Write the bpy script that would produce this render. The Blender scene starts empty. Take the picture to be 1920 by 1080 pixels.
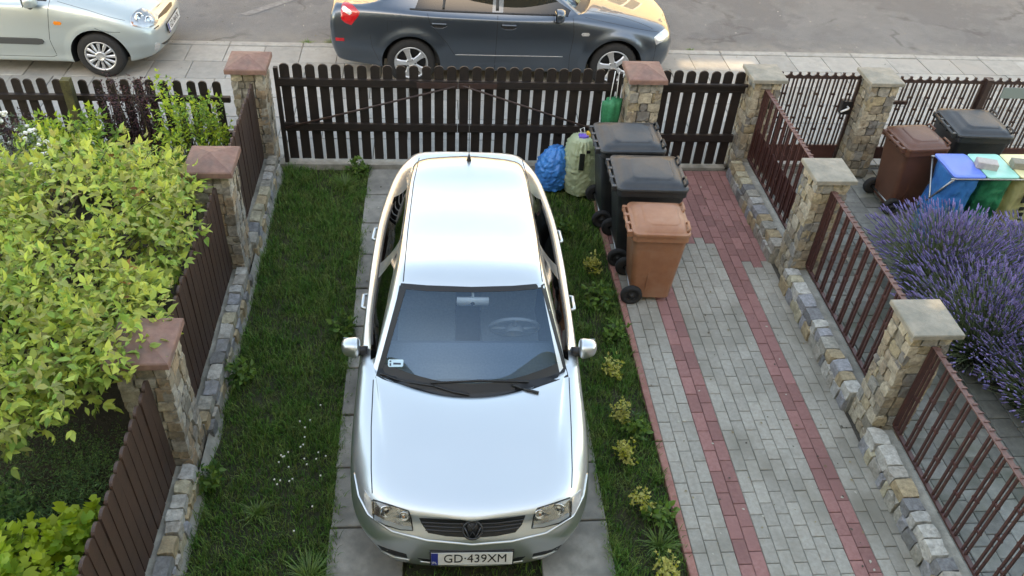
import bpy, bmesh, math, random
import numpy as np
from mathutils import Vector, Matrix
from mathutils.bvhtree import BVHTree
from mathutils import noise as mnoise

R = math.radians
rng = random.Random(7)
scn = bpy.context.scene
COL = scn.collection

# ------------------------------------------------------------------ camera
CAM = Vector((-2.18774, -5.93719, 5.14491))
PITCH, YAW, ROLL, FPX = 0.6944475, 0.1187257, 0.0702529, 1589.31
fw = Vector((math.sin(YAW)*math.cos(PITCH), math.cos(YAW)*math.cos(PITCH), -math.sin(PITCH)))
r0 = Vector((math.cos(YAW), -math.sin(YAW), 0)); u0 = r0.cross(fw)
rt = r0*math.cos(ROLL) + u0*math.sin(ROLL)
up = -r0*math.sin(ROLL) + u0*math.cos(ROLL)
cd = bpy.data.cameras.new('camera'); cam = bpy.data.objects.new('camera', cd); COL.objects.link(cam)
M = Matrix((rt, up, -fw)).transposed().to_4x4(); M.translation = CAM
cam.matrix_world = M
cd.sensor_width = 36; cd.lens = 36*FPX/1920; cd.clip_start = .05; cd.clip_end = 1000
scn.camera = cam

# ------------------------------------------------------------------ light
SUN_EL, SUN_AZ = R(29), R(192)          # low sun behind the house the photo is taken from
w = bpy.data.worlds.new('World'); scn.world = w; w.use_nodes = True
nt = w.node_tree; bg = nt.nodes['Background']
sky = nt.nodes.new('ShaderNodeTexSky'); sky.sky_type = 'NISHITA'; sky.sun_disc = False
sky.sun_elevation = SUN_EL; sky.sun_rotation = SUN_AZ
sky.air_density = 1.0; sky.dust_density = 1.0; sky.ozone_density = .8
nt.links.new(sky.outputs[0], bg.inputs[0]); bg.inputs[1].default_value = 0.15
sl = bpy.data.lights.new('sun', 'SUN'); so = bpy.data.objects.new('sun', sl); COL.objects.link(so)
sl.energy = 2.0; sl.angle = R(.5); sl.color = (1, .86, .68)
sd = Vector((math.sin(SUN_AZ)*math.cos(SUN_EL), math.cos(SUN_AZ)*math.cos(SUN_EL), math.sin(SUN_EL)))
so.rotation_euler = sd.to_track_quat('Z', 'Y').to_euler()
vs = scn.view_settings
vs.view_transform = 'Standard'; vs.look = 'None'; vs.gamma = 1; vs.use_curve_mapping = False
vs.exposure = 2.75
vs.use_white_balance = True; vs.white_balance_temperature = 9800; vs.white_balance_tint = 10
scn.cycles.max_bounces = 8; scn.cycles.transparent_max_bounces = 16
scn.cycles.caustics_reflective = False; scn.cycles.caustics_refractive = False

# ------------------------------------------------------------------ helpers
def link(o, parent=None):
    COL.objects.link(o)
    if parent is not None: o.parent = parent
    return o
def tag(o, label=None, cat=None, group=None, kind=None):
    if label: o['label'] = label
    if cat: o['category'] = cat
    if group: o['group'] = group
    if kind: o['kind'] = kind
    return o
def thing(name, label, cat, loc=(0, 0, 0), rz=0, group=None):
    o = bpy.data.objects.new(name, None); o.empty_display_size = .1
    o.location = loc; o.rotation_euler = (0, 0, rz); link(o)
    return tag(o, label, cat, group)
def children(o): return [c for c in list(bpy.data.objects) if c.parent is o]
def copy_tree(o, parent=None):
    kids = [c for c in o.children]
    c = o.copy(); COL.objects.link(c); c.parent = parent
    for k in kids: copy_tree(k, c)
    return c

class MB:
    """collects shapes, builds ONE mesh object"""
    def __init__(s): s.v = []; s.f = []; s.m = []; s.sm = []; s.st = []
    def add(s, vs, fs, mi=0, smooth=False):
        b = len(s.v); s.st.append((b, len(s.f))); s.v += [tuple(v) for v in vs]
        for f in fs: s.f.append([b+i for i in f]); s.m.append(mi); s.sm.append(smooth)
    def box(s, x0, x1, y0, y1, z0, z1, mi=0, M=None):
        vs = [(x, y, z) for z in (z0, z1) for y in (y0, y1) for x in (x0, x1)]
        if M is not None: vs = [M @ Vector(v) for v in vs]
        s.add(vs, [(0, 2, 3, 1), (4, 5, 7, 6), (0, 1, 5, 4), (2, 6, 7, 3), (0, 4, 6, 2), (1, 3, 7, 5)], mi)
    def paver(s, x0, x1, y0, y1, z0, z1, bv=.006, mi=0, tilt=(0, 0, 0)):
        a, b, c = tilt
        top = [(x0+bv, y0+bv), (x1-bv, y0+bv), (x1-bv, y1-bv), (x0+bv, y1-bv)]
        mid = [(x0, y0), (x1, y0), (x1, y1), (x0, y1)]
        cx, cy = (x0+x1)/2, (y0+y1)/2
        h = lambda x, y: a + b*(x-cx) + c*(y-cy)
        vs = [(x, y, z1+h(x, y)) for x, y in top] + [(x, y, z1-bv*.7+h(x, y)) for x, y in mid] + [(x, y, z0) for x, y in mid]
        fs = [(0, 1, 2, 3)] + [(4+i, 4+(i+1) % 4, (i+1) % 4, i) for i in range(4)] + [(8+i, 8+(i+1) % 4, 4+(i+1) % 4, 4+i) for i in range(4)]
        s.add(vs, fs, mi)
    def tube(s, pts, r, n=6, mi=0, smooth=True, cap=True, r1=None):
        pts = [Vector(p) for p in pts]; N = len(pts)
        if N < 2: return
        rings = []; ref = None
        for i, p in enumerate(pts):
            d = (pts[min(i+1, N-1)] - pts[max(i-1, 0)])
            if d.length < 1e-9: d = Vector((0, 0, 1))
            d.normalize()
            if ref is None:
                ref = Vector((0, 0, 1)) if abs(d.z) < .9 else Vector((1, 0, 0))
            a = d.cross(ref); a.normalize(); b = d.cross(a); ref = -b if False else ref
            rr = r if r1 is None else r + (r1-r)*i/(N-1)
            rings.append([p + (a*math.cos(2*math.pi*k/n) + b*math.sin(2*math.pi*k/n))*rr for k in range(n)])
        vs = [v for q in rings for v in q]
        fs = [(i*n+k, i*n+(k+1) % n, (i+1)*n+(k+1) % n, (i+1)*n+k) for i in range(N-1) for k in range(n)]
        if cap: fs += [tuple(range(n-1, -1, -1)), tuple((N-1)*n+k for k in range(n))]
        s.add(vs, fs, mi, smooth)
    def lathe(s, prof, n=32, M=None, mi=0, smooth=True):
        """prof: (radius, z) about local z"""
        vs = []
        for r, z in prof:
            for k in range(n):
                a = 2*math.pi*k/n; v = Vector((r*math.cos(a), r*math.sin(a), z))
                vs.append(M @ v if M is not None else v)
        fs = [(i*n+k, i*n+(k+1) % n, (i+1)*n+(k+1) % n, (i+1)*n+k) for i in range(len(prof)-1) for k in range(n)]
        s.add(vs, fs, mi, smooth)
    def prism(s, poly, t0, t1, M=None, mi=0, smooth=False):
        """poly in (x,z) extruded along y t0..t1"""
        n = len(poly)
        vs = [Vector((x, t0, z)) for x, z in poly] + [Vector((x, t1, z)) for x, z in poly]
        if M is not None: vs = [M @ v for v in vs]
        s.add(vs, [tuple(range(n)), tuple(range(2*n-1, n-1, -1))] + [(i+n, (i+1) % n+n, (i+1) % n, i) for i in range(n)], mi, smooth)
    def stone(s, c, h, rx, M=None, mi=0, rough=.16, smooth=False):
        """rubble stone: 26-vertex cube bulged and jittered; c centre, h half sizes"""
        vs = []; idx = {}
        for i in (-1, 0, 1):
            for j in (-1, 0, 1):
                for k in (-1, 0, 1):
                    if i == j == k == 0: continue
                    n = abs(i)+abs(j)+abs(k)
                    q = {1: 1.0, 2: .985, 3: .945}[n]
                    v = Vector((c[0]+h[0]*i*q+h[0]*rx.uniform(-rough, rough), c[1]+h[1]*j*q+h[1]*rx.uniform(-rough, rough), c[2]+h[2]*k*q+h[2]*rx.uniform(-rough, rough)))
                    idx[i, j, k] = len(vs); vs.append(M @ v if M is not None else v)
        fs = []
        for ax in range(3):
            for sg in (-1, 1):
                o = [a for a in range(3) if a != ax]
                for a in (-1, 0):
                    for b in (-1, 0):
                        q = []
                        for da, db in ((0, 0), (1, 0), (1, 1), (0, 1)):
                            t = [0, 0, 0]; t[ax] = sg; t[o[0]] = a+da; t[o[1]] = b+db; q.append(idx[tuple(t)])
                        fl = (sg > 0) ^ (ax == 1)
                        fs.append(q if fl else q[::-1])
        s.add(vs, fs, mi, smooth)
    def mesh(s, name, mats):
        me = bpy.data.meshes.new(name); me.from_pydata(s.v, [], s.f)
        for m in (mats if isinstance(mats, (list, tuple)) else [mats]): me.materials.append(m)
        me.polygons.foreach_set('material_index', s.m); me.polygons.foreach_set('use_smooth', s.sm)
        me.update(); return me
    def build(s, name, mats, parent=None, loc=None):
        o = bpy.data.objects.new(name, s.mesh(name, mats)); link(o, parent)
        if loc is not None: o.location = loc
        return o
    def build_each(s, name, mats, parent=None):
        for k, (v0, f0) in enumerate(s.st):
            v1, f1 = s.st[k+1] if k+1 < len(s.st) else (len(s.v), len(s.f)); q = MB()
            q.add(s.v[v0:v1], [[i-v0 for i in f] for f in s.f[f0:f1]], 0, True); q.build(name, mats, parent)

def np_mesh(name, V, F, mat_list, mi=None, smooth=False):
    """V (n,3), F (m,k) same-size faces"""
    me = bpy.data.meshes.new(name); n, k = F.shape
    me.vertices.add(len(V)); me.vertices.foreach_set('co', V.astype(np.float32).ravel())
    me.loops.add(n*k); me.loops.foreach_set('vertex_index', F.astype(np.int32).ravel())
    me.polygons.add(n); me.polygons.foreach_set('loop_start', np.arange(0, n*k, k, dtype=np.int32))
    me.polygons.foreach_set('loop_total', np.full(n, k, dtype=np.int32))
    for m in mat_list: me.materials.append(m)
    if mi is not None: me.polygons.foreach_set('material_index', mi.astype(np.int32))
    if smooth: me.polygons.foreach_set('use_smooth', np.ones(n, dtype=bool))
    me.update(); me.validate(); return me

# ------------------------------------------------------------------ materials
def nodes(name):
    m = bpy.data.materials.new(name); m.use_nodes = True
    return m, m.node_tree, m.node_tree.nodes['Principled BSDF']
def N(nt, t, **kw):
    n = nt.nodes.new('ShaderNode'+t)
    for k, v in kw.items(): setattr(n, k, v)
    return n
def rgba(c): return (c[0], c[1], c[2], 1)
def mat(name, c1, c2=None, scale=8., rough=.75, metal=0., bump=0., bscale=60., island=0., coat=0., spec=.5, detail=6, c3=None, s3=1.5, hue=0., lo=.35, hi=.65, emit=0, trans=0, rvar=0.):
    """Principled with two/three colour noise mixing, optional bump and per-piece variation"""
    m, nt, b = nodes(name); L = nt.links.new
    tc = N(nt, 'TexCoord'); geo = N(nt, 'NewGeometry')
    colr = None
    def noise(sc, d=detail):
        n = N(nt, 'TexNoise'); n.inputs['Scale'].default_value = sc; n.inputs['Detail'].default_value = d; n.inputs['Roughness'].default_value = .65
        L(tc.outputs['Object'], n.inputs['Vector']); return n
    def mix(f, a, bb):
        x = N(nt, 'Mix', data_type='RGBA'); L(f, x.inputs['Factor'])
        for k, v in ((6, a), (7, bb)):
            if hasattr(v, 'is_output'): L(v, x.inputs[k])
            else: x.inputs[k].default_value = rgba(v)
        return x.outputs[2]
    def ramp(o, lo, hi):
        r = N(nt, 'MapRange'); r.inputs[1].default_value = lo; r.inputs[2].default_value = hi; L(o, r.inputs[0]); return r.outputs[0]
    cur = c1
    if c2 is not None: cur = mix(ramp(noise(scale).outputs[0], lo, hi), c1, c2)
    if c3 is not None: cur = mix(ramp(noise(s3, 3).outputs[0], .45, .7), cur, c3)
    if island or hue:
        h = N(nt, 'HueSaturation')
        r = N(nt, 'MapRange'); r.inputs[3].default_value = 1-island; r.inputs[4].default_value = 1+island
        L(geo.outputs['Random Per Island'], r.inputs[0]); L(r.outputs[0], h.inputs['Value'])
        if hue:
            ml = N(nt, 'Math', operation='MULTIPLY'); ml.inputs[1].default_value = 7.31; L(geo.outputs['Random Per Island'], ml.inputs[0])
            fr = N(nt, 'Math', operation='FRACT'); L(ml.outputs[0], fr.inputs[0])
            r2 = N(nt, 'MapRange'); r2.inputs[3].default_value = .5-hue; r2.inputs[4].default_value = .5+hue; L(fr.outputs[0], r2.inputs[0]); L(r2.outputs[0], h.inputs['Hue'])
        if hasattr(cur, 'is_output'): L(cur, h.inputs['Color'])
        else: h.inputs['Color'].default_value = rgba(cur)
        cur = h.outputs[0]
    if hasattr(cur, 'is_output'): L(cur, b.inputs['Base Color'])
    else: b.inputs['Base Color'].default_value = rgba(cur)
    b.inputs['Roughness'].default_value = rough; b.inputs['Metallic'].default_value = metal
    b.inputs['Coat Weight'].default_value = coat; b.inputs['Coat Roughness'].default_value = .03
    b.inputs['Specular IOR Level'].default_value = spec
    if rvar:
        r = N(nt, 'MapRange'); r.inputs[3].default_value = rough-rvar; r.inputs[4].default_value = rough+rvar
        L(noise(scale*.7).outputs[0], r.inputs[0]); L(r.outputs[0], b.inputs['Roughness'])
    if bump:
        bp = N(nt, 'Bump'); bp.inputs['Strength'].default_value = 1; bp.inputs['Distance'].default_value = bump
        L(noise(bscale).outputs[0], bp.inputs['Height']); L(bp.outputs[0], b.inputs['Normal'])
    if emit:
        b.inputs['Emission Color'].default_value = rgba(c1); b.inputs['Emission Strength'].default_value = emit
    if trans:
        t = N(nt, 'BsdfTranslucent'); mx = N(nt, 'MixShader'); mx.inputs[0].default_value = trans
        if hasattr(cur, 'is_output'): L(cur, t.inputs[0])
        else: t.inputs[0].default_value = rgba(cur)
        L(b.outputs[0], mx.inputs[1]); L(t.outputs[0], mx.inputs[2]); L(mx.outputs[0], nt.nodes['Material Output'].inputs[0])
    return m
def stone_mat(name, cols, dark=.5, bump=.006):
    m, nt, b = nodes(name); L = nt.links.new
    geo = N(nt, 'NewGeometry'); tc = N(nt, 'TexCoord')
    cr = N(nt, 'ValToRGB'); cr.color_ramp.interpolation = 'CONSTANT'
    el = cr.color_ramp.elements; el[0].color = rgba(cols[0]); el[0].position = 0; el[1].color = rgba(cols[1]); el[1].position = 1/len(cols)
    for i, c in enumerate(cols[2:], 2): e = el.new(i/len(cols)); e.color = rgba(c)
    L(geo.outputs['Random Per Island'], cr.inputs[0])
    n1 = N(nt, 'TexNoise'); n1.inputs['Scale'].default_value = 24; n1.inputs['Detail'].default_value = 8; n1.inputs['Roughness'].default_value = .7
    L(tc.outputs['Object'], n1.inputs['Vector'])
    n2 = N(nt, 'TexNoise'); n2.inputs['Scale'].default_value = 4; n2.inputs['Detail'].default_value = 5; L(tc.outputs['Object'], n2.inputs['Vector'])
    mr = N(nt, 'MapRange'); mr.inputs[1].default_value = .3; mr.inputs[2].default_value = .7; mr.inputs[3].default_value = dark; mr.inputs[4].default_value = 1.25
    L(n1.outputs[0], mr.inputs[0])
    h = N(nt, 'HueSaturation'); L(cr.outputs[0], h.inputs['Color']); L(mr.outputs[0], h.inputs['Value'])
    mx = N(nt, 'Mix', data_type='RGBA'); r2 = N(nt, 'MapRange'); r2.inputs[1].default_value = .5; r2.inputs[2].default_value = .75; r2.inputs[4].default_value = .6
    L(n2.outputs[0], r2.inputs[0]); L(r2.outputs[0], mx.inputs['Factor']); L(h.outputs[0], mx.inputs[6]); mx.inputs[7].default_value = (.14, .13, .10, 1)
    L(mx.outputs[2], b.inputs['Base Color']); b.inputs['Roughness'].default_value = .9
    bp = N(nt, 'Bump'); bp.inputs['Distance'].default_value = bump; L(n1.outputs[0], bp.inputs['Height']); L(bp.outputs[0], b.inputs['Normal'])
    return m
def glass_mat(name, tint=(.5, .55, .55), f0=.06, rough=.0, coat=(1, 1, 1)):
    m, nt, b = nodes(name); L = nt.links.new; nt.nodes.remove(b)
    t = N(nt, 'BsdfTransparent'); t.inputs[0].default_value = rgba(tint)
    g = N(nt, 'BsdfGlossy'); g.inputs['Roughness'].default_value = rough; g.inputs[0].default_value = rgba(coat)
    fr = N(nt, 'Fresnel'); fr.inputs[0].default_value = 1.52
    mr = N(nt, 'MapRange'); mr.inputs[3].default_value = f0; mr.inputs[4].default_value = 1; L(fr.outputs[0], mr.inputs[0])
    mx = N(nt, 'MixShader'); L(mr.outputs[0], mx.inputs[0]); L(t.outputs[0], mx.inputs[1]); L(g.outputs[0], mx.inputs[2])
    L(mx.outputs[0], nt.nodes['Material Output'].inputs[0]); return m
MT = {}
MT['paver'] = mat('grey_paver', (.285, .266, .228), (.365, .346, .30), 30, .9, bump=.0015, bscale=220, island=.10, c3=(.20, .185, .15), s3=1.1)
MT['paver_red'] = mat('red_paver', (.25, .115, .105), (.31, .155, .14), 30, .9, bump=.0015, bscale=220, island=.18, c3=(.25, .12, .11), s3=1.3)
MT['joint'] = mat('joint_sand', (.07, .062, .05), (.12, .105, .085), 40, .95)
MT['slab'] = mat('concrete_slab', (.21, .20, .175), (.30, .285, .25), 9, .92, bump=.002, bscale=120, island=.2, c3=(.14, .135, .12), s3=2.2)
MT['pave'] = mat('pavement_slab', (.26, .255, .235), (.335, .325, .295), 7, .92, bump=.002, bscale=110, island=.13, c3=(.33, .31, .28), s3=1.0)
MT['kerb'] = mat('kerb_stone', (.34, .33, .30), (.26, .25, .225), 9, .9, bump=.002, island=.1)
MT['soil'] = mat('garden_soil', (.030, .023, .016), (.055, .043, .03), 14, 1, bump=.012, bscale=30)
MT['turf'] = mat('turf_soil', (.022, .026, .012), (.045, .045, .022), 10, 1, bump=.01, bscale=40)
MT['mortar'] = mat('mortar', (.13, .12, .10), (.20, .185, .155), 18, .95, bump=.004, bscale=50)
MT['mortar_pale'] = mat('pale_mortar', (.26, .25, .22), (.36, .345, .30), 14, .95, bump=.006, bscale=40, c3=(.17, .165, .14), s3=3)
MT['stoneL'] = stone_mat('left_stones', [(.33, .26, .18), (.42, .36, .27), (.27, .22, .16), (.36, .33, .28), (.22, .19, .15), (.40, .29, .19), (.45, .40, .32), (.30, .27, .23)])
MT['stoneR'] = stone_mat('right_stones', [(.36, .29, .20), (.42, .36, .27), (.25, .22, .17), (.38, .31, .20), (.31, .295, .26), (.21, .195, .175), (.46, .40, .30), (.30, .245, .18)])
MT['stoneW'] = stone_mat('wall_stones', [(.42, .41, .38), (.34, .32, .27), (.48, .46, .41), (.40, .31, .19), (.20, .20, .20), (.30, .30, .31), (.45, .40, .28), (.38, .35, .30)])
MT['cap_red'] = mat('red_concrete_cap', (.19, .10, .082), (.26, .15, .12), 16, .85, bump=.002, bscale=160, c3=(.155, .105, .09), s3=5)
MT['cap_grey'] = mat('grey_stone_cap', (.235, .215, .175), (.33, .295, .24), 10, .85, bump=.003, bscale=90, c3=(.19, .185, .155), s3=6)
MT['wood'] = mat('dark_stained_wood', (.010, .0066, .0056), (.017, .011, .009), 12, .6, bump=.001, bscale=60, island=.22)
MT['wood_l'] = mat('brown_stained_wood', (.038, .019, .014), (.060, .030, .021), 9, .6, bump=.001, bscale=60, island=.25)
MT['iron'] = mat('dark_red_iron', (.055, .020, .017), (.08, .03, .025), 20, .5, bump=.0005, bscale=90)
MT['iron_top'] = mat('weathered_red_iron', (.12, .055, .045), (.17, .085, .07), 25, .6, bump=.001)
MT['iron_dark'] = mat('dark_brown_iron', (.035, .020, .018), (.05, .028, .024), 20, .5)
MT['black'] = mat('black_plastic', (.012, .012, .013), rough=.45)
MT['steel'] = mat('dull_steel', (.42, .42, .41), (.32, .32, .31), 30, .4, 1.0)
MT['white'] = mat('white_plastic', (.75, .75, .73), rough=.4)
# ------------------------------------------------------------------ setting
def struct(o): return tag(o, kind='structure')
def sheet(name, x0, x1, y0, y1, z, m):
    b = MB(); b.add([(x0, y0, z), (x1, y0, z), (x1, y1, z), (x0, y1, z)], [(0, 1, 2, 3)]); return struct(b.build(name, m))
sheet('ground', -90, 90, -90, 160, -.16, MT['turf'])
sheet('garden_soil', -14, -4.02, -5.0, 2.42, -.03, MT['soil'])
sheet('lawn', -4.1, -.43, -5.0, 2.36, -.045, MT['turf'])
# road ------------------------------------------------------------
def road_mat():
    m, nt, b = nodes('asphalt'); L = nt.links.new
    tc = N(nt, 'TexCoord')
    def ns(sc, d=6, ro=.6):
        n = N(nt, 'TexNoise'); n.inputs['Scale'].default_value = sc; n.inputs['Detail'].default_value = d; n.inputs['Roughness'].default_value = ro
        L(tc.outputs['Object'], n.inputs['Vector']); return n.outputs[0]
    def mr(o, a, bb, c, d):
        r = N(nt, 'MapRange'); r.inputs[1].default_value = a; r.inputs[2].default_value = bb; r.inputs[3].default_value = c; r.inputs[4].default_value = d; L(o, r.inputs[0]); return r.outputs[0]
    def mix(f, a, c):
        x = N(nt, 'Mix', data_type='RGBA'); L(f, x.inputs['Factor'])
        for k, v in ((6, a), (7, c)):
            if hasattr(v, 'is_output'): L(v, x.inputs[k])
            else: x.inputs[k].default_value = rgba(v)
        return x.outputs[2]
    c = mix(mr(ns(1.1, 8), .35, .65, 0, 1), (.10, .102, .104), (.145, .147, .146))
    c = mix(mr(ns(.55, 4), .50, .54, 0, .75), c, (.085, .086, .09))     # darker repaired areas
    c = mix(mr(ns(5, 10, .75), .55, .75, 0, .7), c, (.19, .188, .18))   # worn stone
    c = mix(mr(ns(120, 2), .55, .7, 0, .5), c, (.09, .09, .09))
    c = mix(mr(ns(260, 2), .58, .7, 0, .6), c, (.38, .37, .35))
    # dusty gutter along the kerb
    sp = N(nt, 'SeparateXYZ'); L(tc.outputs['Object'], sp.inputs[0])
    g = mr(sp.outputs[1], 5.55, 6.15, 1, 0); g2 = N(nt, 'Math', operation='MULTIPLY'); L(g, g2.inputs[0]); L(mr(ns(4, 8), .35, .6, .2, 1), g2.inputs[1])
    c = mix(g2.outputs[0], c, (.21, .20, .175))
    wv = N(nt, 'TexNoise'); wv.inputs['Scale'].default_value = 2.2; wv.inputs['Detail'].default_value = 6; L(tc.outputs['Object'], wv.inputs['Vector'])
    vm = N(nt, 'VectorMath', operation='MULTIPLY_ADD'); vm.inputs[1].default_value = (.55, .55, .55); L(wv.outputs['Color'], vm.inputs[0]); L(tc.outputs['Object'], vm.inputs[2])
    vo = N(nt, 'TexVoronoi', feature='DISTANCE_TO_EDGE'); vo.inputs['Scale'].default_value = .42; L(vm.outputs[0], vo.inputs['Vector'])
    ck = N(nt, 'Math', operation='MULTIPLY'); L(mr(vo.outputs['Distance'], .004, .016, 1, 0), ck.inputs[0]); L(mr(ns(.9, 3), .46, .56, 0, .45), ck.inputs[1])
    c = mix(ck.outputs[0], c, (.035, .034, .033))
    L(c, b.inputs['Base Color']); b.inputs['Roughness'].default_value = .85
    bp = N(nt, 'Bump'); bp.inputs['Distance'].default_value = .006; L(ns(90, 4), bp.inputs['Height']); L(bp.outputs[0], b.inputs['Normal'])
    return m
sheet('road', -60, 60, 5.6, 12.2, -.03, road_mat())
b = MB(); b.add([(-5.05, 6.62, -.0255), (-4.30, 7.42, -.0255), (-4.18, 7.36, -.0255), (-4.92, 6.56, -.0255)], [(0, 3, 2, 1)])
struct(b.build('road_marking', mat('worn_road_paint', (.22, .215, .205), (.13, .13, .128), 14, .9)))
# pavement --------------------------------------------------------
sheet('pavement_bed', -60, 60, 2.43, 5.5, -.03, MT['joint'])
b = MB(); rr = random.Random(5)
y = 2.46; row = 0
while y < 5.45:
    y1 = min(y+.5, 5.47); x = -13+(.0 if row % 2 else .12)
    while x < 13:
        b.paver(x+.004, x+.496, y+.004, y1-.004, -.06, 0, .006, tilt=(rr.uniform(-.004, .002), rr.uniform(-.006, .006), rr.uniform(-.006, .006))); x += .5
    y += .5; row += 1
struct(b.build('pavement', MT['pave']))
b = MB(); x = -13
while x < 13:
    b.paver(x+.005, x+.995, 5.475, 5.60, -.14, .004+rr.uniform(-.004, .004), .012); x += 1
struct(b.build('kerb', MT['kerb']))
b = MB(); b.box(-60, 60, 12.2, 14.8, -.15, .08); struct(b.build('far_pavement', MT['kerb']))
# concrete tracks under the car ------------------------------------
for nm, x0, x1 in (('concrete_track', -2.92, -2.42), ('concrete_track', -1.47, -.97)):
    b = MB(); y = 2.30; k = 0
    while y > -4.9:
        b.paver(x0+rr.uniform(-.008, .008), x1+rr.uniform(-.008, .008), y-.514, y-.008, -.07, 0, .006, tilt=(rr.uniform(-.008, .004), rr.uniform(-.01, .01), rr.uniform(-.01, .01))); y -= .522
    struct(b.build(nm, MT['slab']))
# block path --------------------------------------------------------
sheet('path_bed', -.46, 1.36, -5.0, 2.36, -.02, MT['joint'])
b = MB(); rr = random.Random(11)
cols = [(-.4+.1*i) for i in range(16)]
for i, x in enumerate(cols):
    red = i in (3, 4, 11, 12)
    y = 2.30-(.1 if i % 2 else 0.)
    if i % 2: b.paver(x+.0022, x+.0978, y+.002, y+.098, -.06, 0, .005, 1)
    ylim = (.92 if i < 11 else .46)+(.1 if i % 2 else 0)
    while y > -5:
        b.paver(x+.0022, x+.0978, y-.1978, y-.0022, -.06, 0, .005, 1 if (red or y-.1 > ylim) else 0,
                tilt=(rr.uniform(-.0025, .0015), rr.uniform(-.02, .02), rr.uniform(-.01, .01))); y -= .2
struct(b.build('path', [MT['paver'], MT['paver_red']]))
b = MB(); y = 2.3
while y > -4.9:
    b.paver(-.462+rr.uniform(-.004, .004), -.405, y-.995, y-.004, -.09, .012+rr.uniform(-.006, .004), .006); y -= 1
struct(b.build('path_edging', mat('red_edging', (.26, .11, .09), (.34, .17, .14), 20, .9, bump=.002, island=.1)))
# neighbour's paving -----------------------------------------------------
sheet('neighbour_yard_bed', 1.36, 12, -5.0, 2.43, -.035, MT['joint'])
b = MB()
for i in range(24):
    x = 1.42+.2*i; y = 2.38-(.1 if i % 2 else 0)
    while y > -4.8:
        b.paver(x+.003, x+.197, y-.197, y-.003, -.07, -.015, .006, tilt=(rr.uniform(-.003, .002), rr.uniform(-.02, .02), rr.uniform(-.02, .02))); y -= .2
struct(b.build('neighbour_paving', mat('dark_grey_paver', (.15, .155, .145), (.22, .225, .205), 18, .9, bump=.002, bscale=150, island=.28, c3=(.10, .11, .085), s3=1.6)))
# thresholds under the gates -----------------------------------------------
b = MB(); b.box(-3.90, -.13, 2.33, 2.455, -.1, .03); b.box(.28, 1.2, 2.345, 2.455, -.1, .012)
struct(b.build('gate_threshold', MT['mortar_pale']))

# ------------------------------------------------------------------ stone walls, pillars
def stone_face(b, rx, M, L_, H, rows, wmin, wmax, depth=.035, gap=.009):
    """stones over a face: local x along, z up, +y outward"""
    hs = [1+rx.uniform(-.2, .2) for _ in range(rows)]; t = sum(hs); z = 0
    for h in hs:
        hh = h/t*H; x = 0
        while x < L_-.01:
            wd = rx.uniform(wmin, wmax)
            if L_-x-wd < wmin*.6: wd = L_-x
            b.stone((x+wd/2, -depth*.45+rx.uniform(-.008, .008), z+hh/2), (wd/2-gap/2, depth, hh/2-gap/2), rx, M, 0, .14)
            x += wd
        z += hh
def pillar(cx, cy, w_, d_, H, name, label, stones, cap_m, cap_kind, capw, capd, seed, rows=11):
    rx = random.Random(seed)
    t = thing('stone_pillar', label, 'pillar', (cx, cy, 0))
    b = MB(); i = .030
    b.box(-w_/2+i, w_/2-i, -d_/2+i, d_/2-i, -.1, H-.002, 1)
    for k in range(4):
        ang = k*math.pi/2; L_, D_ = (w_, d_) if k % 2 == 0 else (d_, w_)
        Mx = Matrix.Rotation(ang, 4, 'Z') @ Matrix.Translation((L_/2-.004, -D_/2+.028, 0)) @ Matrix.Rotation(math.pi, 4, 'Z')
        stone_face(b, rx, Mx, L_-.008, H-.004, rows, .075, .15)
    b.build('shaft', [stones, MT['mortar']], t)
    c = MB(); z0 = H; a, e = capw/2, capd/2
    if cap_kind == 'pyramid':
        prof = [(1., 0, 0), (1., 0, .045), (.965, 0, .055), (.0, 0, .125)]
    else:
        prof = [(1., 0, 0), (1., 0, .034), (.97, 0, .041), (.0, 0, .062)]
    prev = None; vs = []; fs = []
    for q, _, z in prof[:-1]:
        vs += [(sx*a*q, sy*e*q, z0+z) for sx, sy in ((-1, -1), (1, -1), (1, 1), (-1, 1))]
    vs.append((0, 0, z0+prof[-1][2])); n = len(prof)-1
    fs = [(3, 2, 1, 0)] + [(4*r+i, 4*r+(i+1) % 4, 4*r+4+(i+1) % 4, 4*r+4+i) for r in range(n-1) for i in range(4)] + [(4*(n-1)+i, 4*(n-1)+(i+1) % 4, 4*n) for i in range(4)]
    c.add(vs, fs); c.build('cap', cap_m, t)
    return t
LX = -4.085
for k, (cy, lab) in enumerate(((2.42, 'stone pillar with red pyramid cap at the left end of the wooden double gate'),
                               (.49, 'stone pillar with red cap behind the leafy bush, halfway along the left fence'),
                               (-1.76, 'stone pillar whose red pyramid cap is partly covered by bush leaves'),
                               (-4.0, 'stone pillar with red cap at the near end of the left fence'))):
    pillar(LX, cy, .34, .37, 1.16, 'p', lab, MT['stoneL'], MT['cap_red'], 'pyramid', .415, .445, 20+k)
pillar(.065, 2.35, .36, .38, 1.16, 'p', 'stone pillar with red cap between the wooden double gate and the small wooden gate', MT['stoneR'], MT['cap_red'], 'pyramid', .41, .46, 31)
for k, (cx, cy, lab) in enumerate(((1.40, 2.37, 'stone pillar with flat grey cap between the small wooden gate and the small iron gate'),
                                   (1.385, .40, 'stone pillar with flat greenish grey cap beside the red paved end of the path'),
                                   (1.375, -1.60, 'pale beige stone pillar with orange tinted flat cap next to the lavender'),
                                   (1.375, -3.62, 'stone pillar at the lower right corner of the yard, near end of the iron railing'),
                                   (2.70, 2.34, 'stone pillar with flat grey cap behind the small iron gate lock'))):
    pillar(cx, cy, .32, .34, 1.17, 'p', lab, MT['stoneR'], MT['cap_grey'], 'flat', .385, .40, 40+k)
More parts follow.
